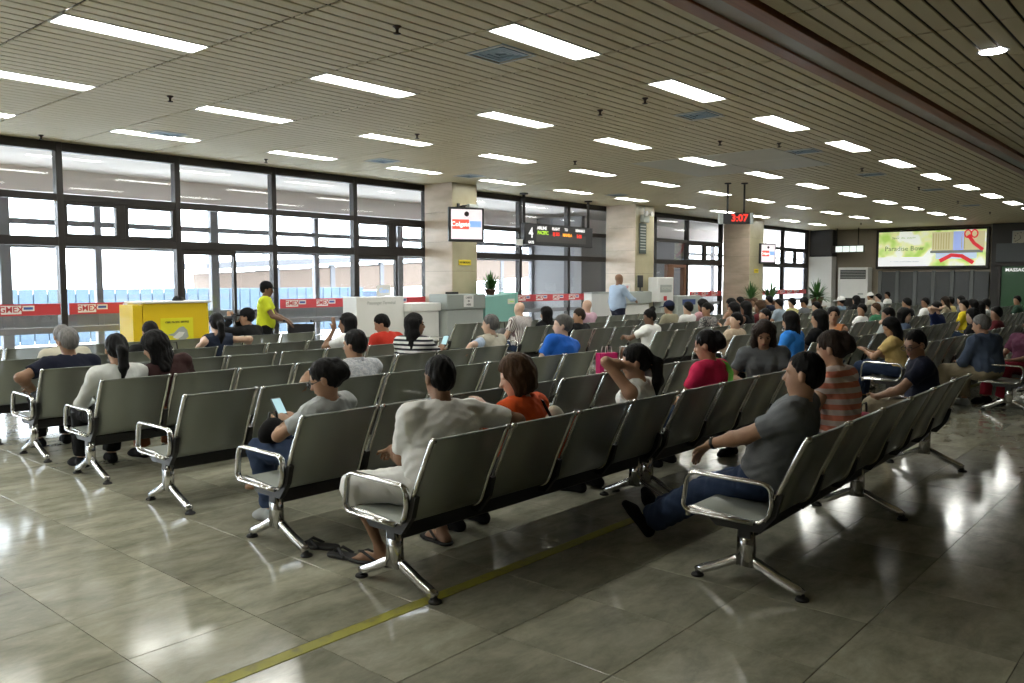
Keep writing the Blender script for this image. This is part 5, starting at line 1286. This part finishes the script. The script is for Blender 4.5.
# soft bags
def soft_bag(name, label, x, y, z, rx, ry, h, m, rz=0, handles=None):
    t = thing(name, label, 'bag', (x, y, z), rz); f = Field(V(-rx * 1.4, -ry * 1.4, -.0), V(rx * 1.4, ry * 1.4, h * 1.1), .012)
    I3 = np.eye(3); f.add(('e', V(0, 0, h * .45), (rx, ry, h * .5), I3), .05); f.add(('e', V(0, 0, h * .25), (rx * .95, ry * .95, h * .3), I3), .06); f.plane(V(0, 0, .006), V(0, 0, -1))
    link('body', f.mesh('body', m), t)
    if handles: MB().tube([(-rx * .4, 0, h * .9), (-rx * .3, 0, h * 1.15), (rx * .3, 0, h * 1.15), (rx * .4, 0, h * .9)], .008).build('handle', handles, t)
    return t
soft_bag('bag', 'rounded cream cloth bag on the seat beside the woman in orange', 4.22, 3.31, .362, .11, .10, .46, mat('cream_cloth', (.5, .48, .38), .9, bump=.4, bscale=14))
soft_bag('bag', 'dark red bag on the seat beside the man in glasses', 6.22, 2.02, .365, .2, .12, .3, cloth((.2, .01, .03)), .05, M_BLACK)
soft_bag('bag', 'small black handbag on the lap of the phone reader', 3.05, 4.72, .55, .11, .06, .17, cloth(BLACK), .3, M_BLACK)
soft_bag('bag', 'black backpack on the seat left of the woman in the tank top', 4.75, 9.4, .365, .17, .13, .45, cloth(BLACK), 0, M_BLACK)
soft_bag('bag', 'grey bag on the seat left of the bald striped man', 10.95, 9.75, .30, .2, .12, .5, cloth((.12, .12, .12)), 0, M_BLACK)
t = thing('shopping_bag', 'bright pink paper shopping bag with white print by the aisle', 'bag', (10.98, 7.55, 0), math.radians(-20))
MB().prism([(-.16, 0), (.16, 0), (.17, .46), (-.17, .46)], -.06, .06, 'XZ').build('body', mat('pink_paper', (.55, .015, .14), .5), t)
text_mesh('lettering', 'LE', .2, M_WHITE, t, (0, -.064, .24), (1, 0, 0), (0, 0, 1), .001, bold=.004)
for s in (-1, 1): MB().tube([(-.06, s * .055, .46), (-.05, s * .05, .56), (.05, s * .05, .56), (.06, s * .055, .46)], .006).build('handle', mat('white_cord', (.6, .55, .55), .7), t)
# newspaper on the red bag
t = thing('newspaper', 'folded newspaper beside the dark red bag on the front bench', 'newspaper', (6.66, 2.12, .38), .2); MB().bbox(-.15, .15, -.1, .1, 0, .025, .004).build('pages', M_WHITE, t); MB().box(-.12, .12, -.07, .07, .025, .0255).build('print', M_GREYLAM, t)
# flip-flops of the man in white
for (s, A, heel, ball, toe, fd, dn) in p_white['feet']:
    f = Field(np.minimum(heel, toe) - .07, np.maximum(heel, toe) + .07, .009); f.add(('c', heel - V(0, 0, .02), ball - V(0, 0, .02), .045, .05), .03); f.add(('c', ball - V(0, 0, .02), toe - V(0, 0, .01), .05, .045), .03)
    f.plane(V(0, 0, .022), V(0, 0, 1)); f.plane(V(0, 0, .003), V(0, 0, -1)); me = f.mesh('flip_flop', M_RUBBER)
    if me:
        o = link('flip_flop', me, p_white['root']); sd = np.cross(fd, V(0, 0, 1)); top = ball + V(0, 0, .038)
        MB().tube([A - fd * .0 + sd * .045 - V(0, 0, .055), top - fd * .01 + sd * .025, ball + fd * .035 + V(0, 0, .03), top - fd * .01 - sd * .025, A - sd * .045 - V(0, 0, .055)], .008, n=6).build('toe_strap', M_RUBBER, o)
for k, (a, b, r) in enumerate(((318, 548, .5), (346, 558, .2))):
    p = onz(a, b); t = thing('sandal', 'empty black sandal on the floor by the white-shirted man, %s one' % ('farther', 'nearer')[k], 'sandal', (p[0], p[1], 0), r, 'loose sandals on the floor')
    f = Field(V(-.08, -.17, -.01), V(.08, .17, .06), .009); f.add(('c', V(0, -.1, .01), V(0, .08, .01), .04, .05), .02); f.plane(V(0, 0, .025), V(0, 0, 1)); f.plane(V(0, 0, .0), V(0, 0, -1)); link('sole', f.mesh('sole', M_RUBBER), t, None)
    MB().tube([(-.045, -.02, .02), (-.02, .04, .055), (.0, .08, .03), (.02, .04, .055), (.045, -.02, .02)], .010, n=6).build('strap', M_RUBBER, t)
# wheelchair pushed by the attendant
t = thing('wheelchair', 'chrome and black wheelchair in front of the yellow-shirted attendant', 'wheelchair', (8.25, 11.75, 0), math.radians(-50))
for s in (-1, 1):
    w = MB().tube([(s * .27, .30 * math.cos(q), .30 + .30 * math.sin(q)) for q in np.linspace(0, 2 * PI, 25)[:-1]], .016, n=6, closed=True, up=(1, 0, 0)).build('wheel', M_RUBBER, t)
    for k in range(6): q = k * PI / 6; MB().tube([(s * .27, .29 * math.cos(q), .3 + .29 * math.sin(q)), (s * .27, -.29 * math.cos(q), .3 - .29 * math.sin(q))], .003, n=5).build('spoke', M_CHROME, w)
    MB().lathe([(.08, -.015), (.08, .015)], c=(s * .22, .45, .08), axis='X', n=12).build('caster', M_RUBBER, t)
    MB().tube([(s * .22, -.42, .95), (s * .22, -.26, .93), (s * .22, -.22, .5), (s * .22, .42, .48), (s * .22, .45, .14)], .014, n=7).tube([(s * .22, -.22, .70), (s * .22, .2, .70), (s * .22, .24, .48)], .012, n=7).build('side_frame', M_CHROME, t)
    MB().tube([(s * .22, -.46, .955), (s * .22, -.34, .945)], .02, n=8).build('handgrip', M_RUBBER, t)
MB().bbox(-.21, .21, -.2, .24, .47, .50, .01).build('seat', M_PLASTIC, t); MB().bbox(-.21, .21, -.26, -.22, .5, .9, .01).build('backrest', M_PLASTIC, t)
for s in (-1, 1): MB().bbox(s * .12 - .07, s * .12 + .07, .5, .62, .1, .12, .005).build('footrest', M_CHROME, t)
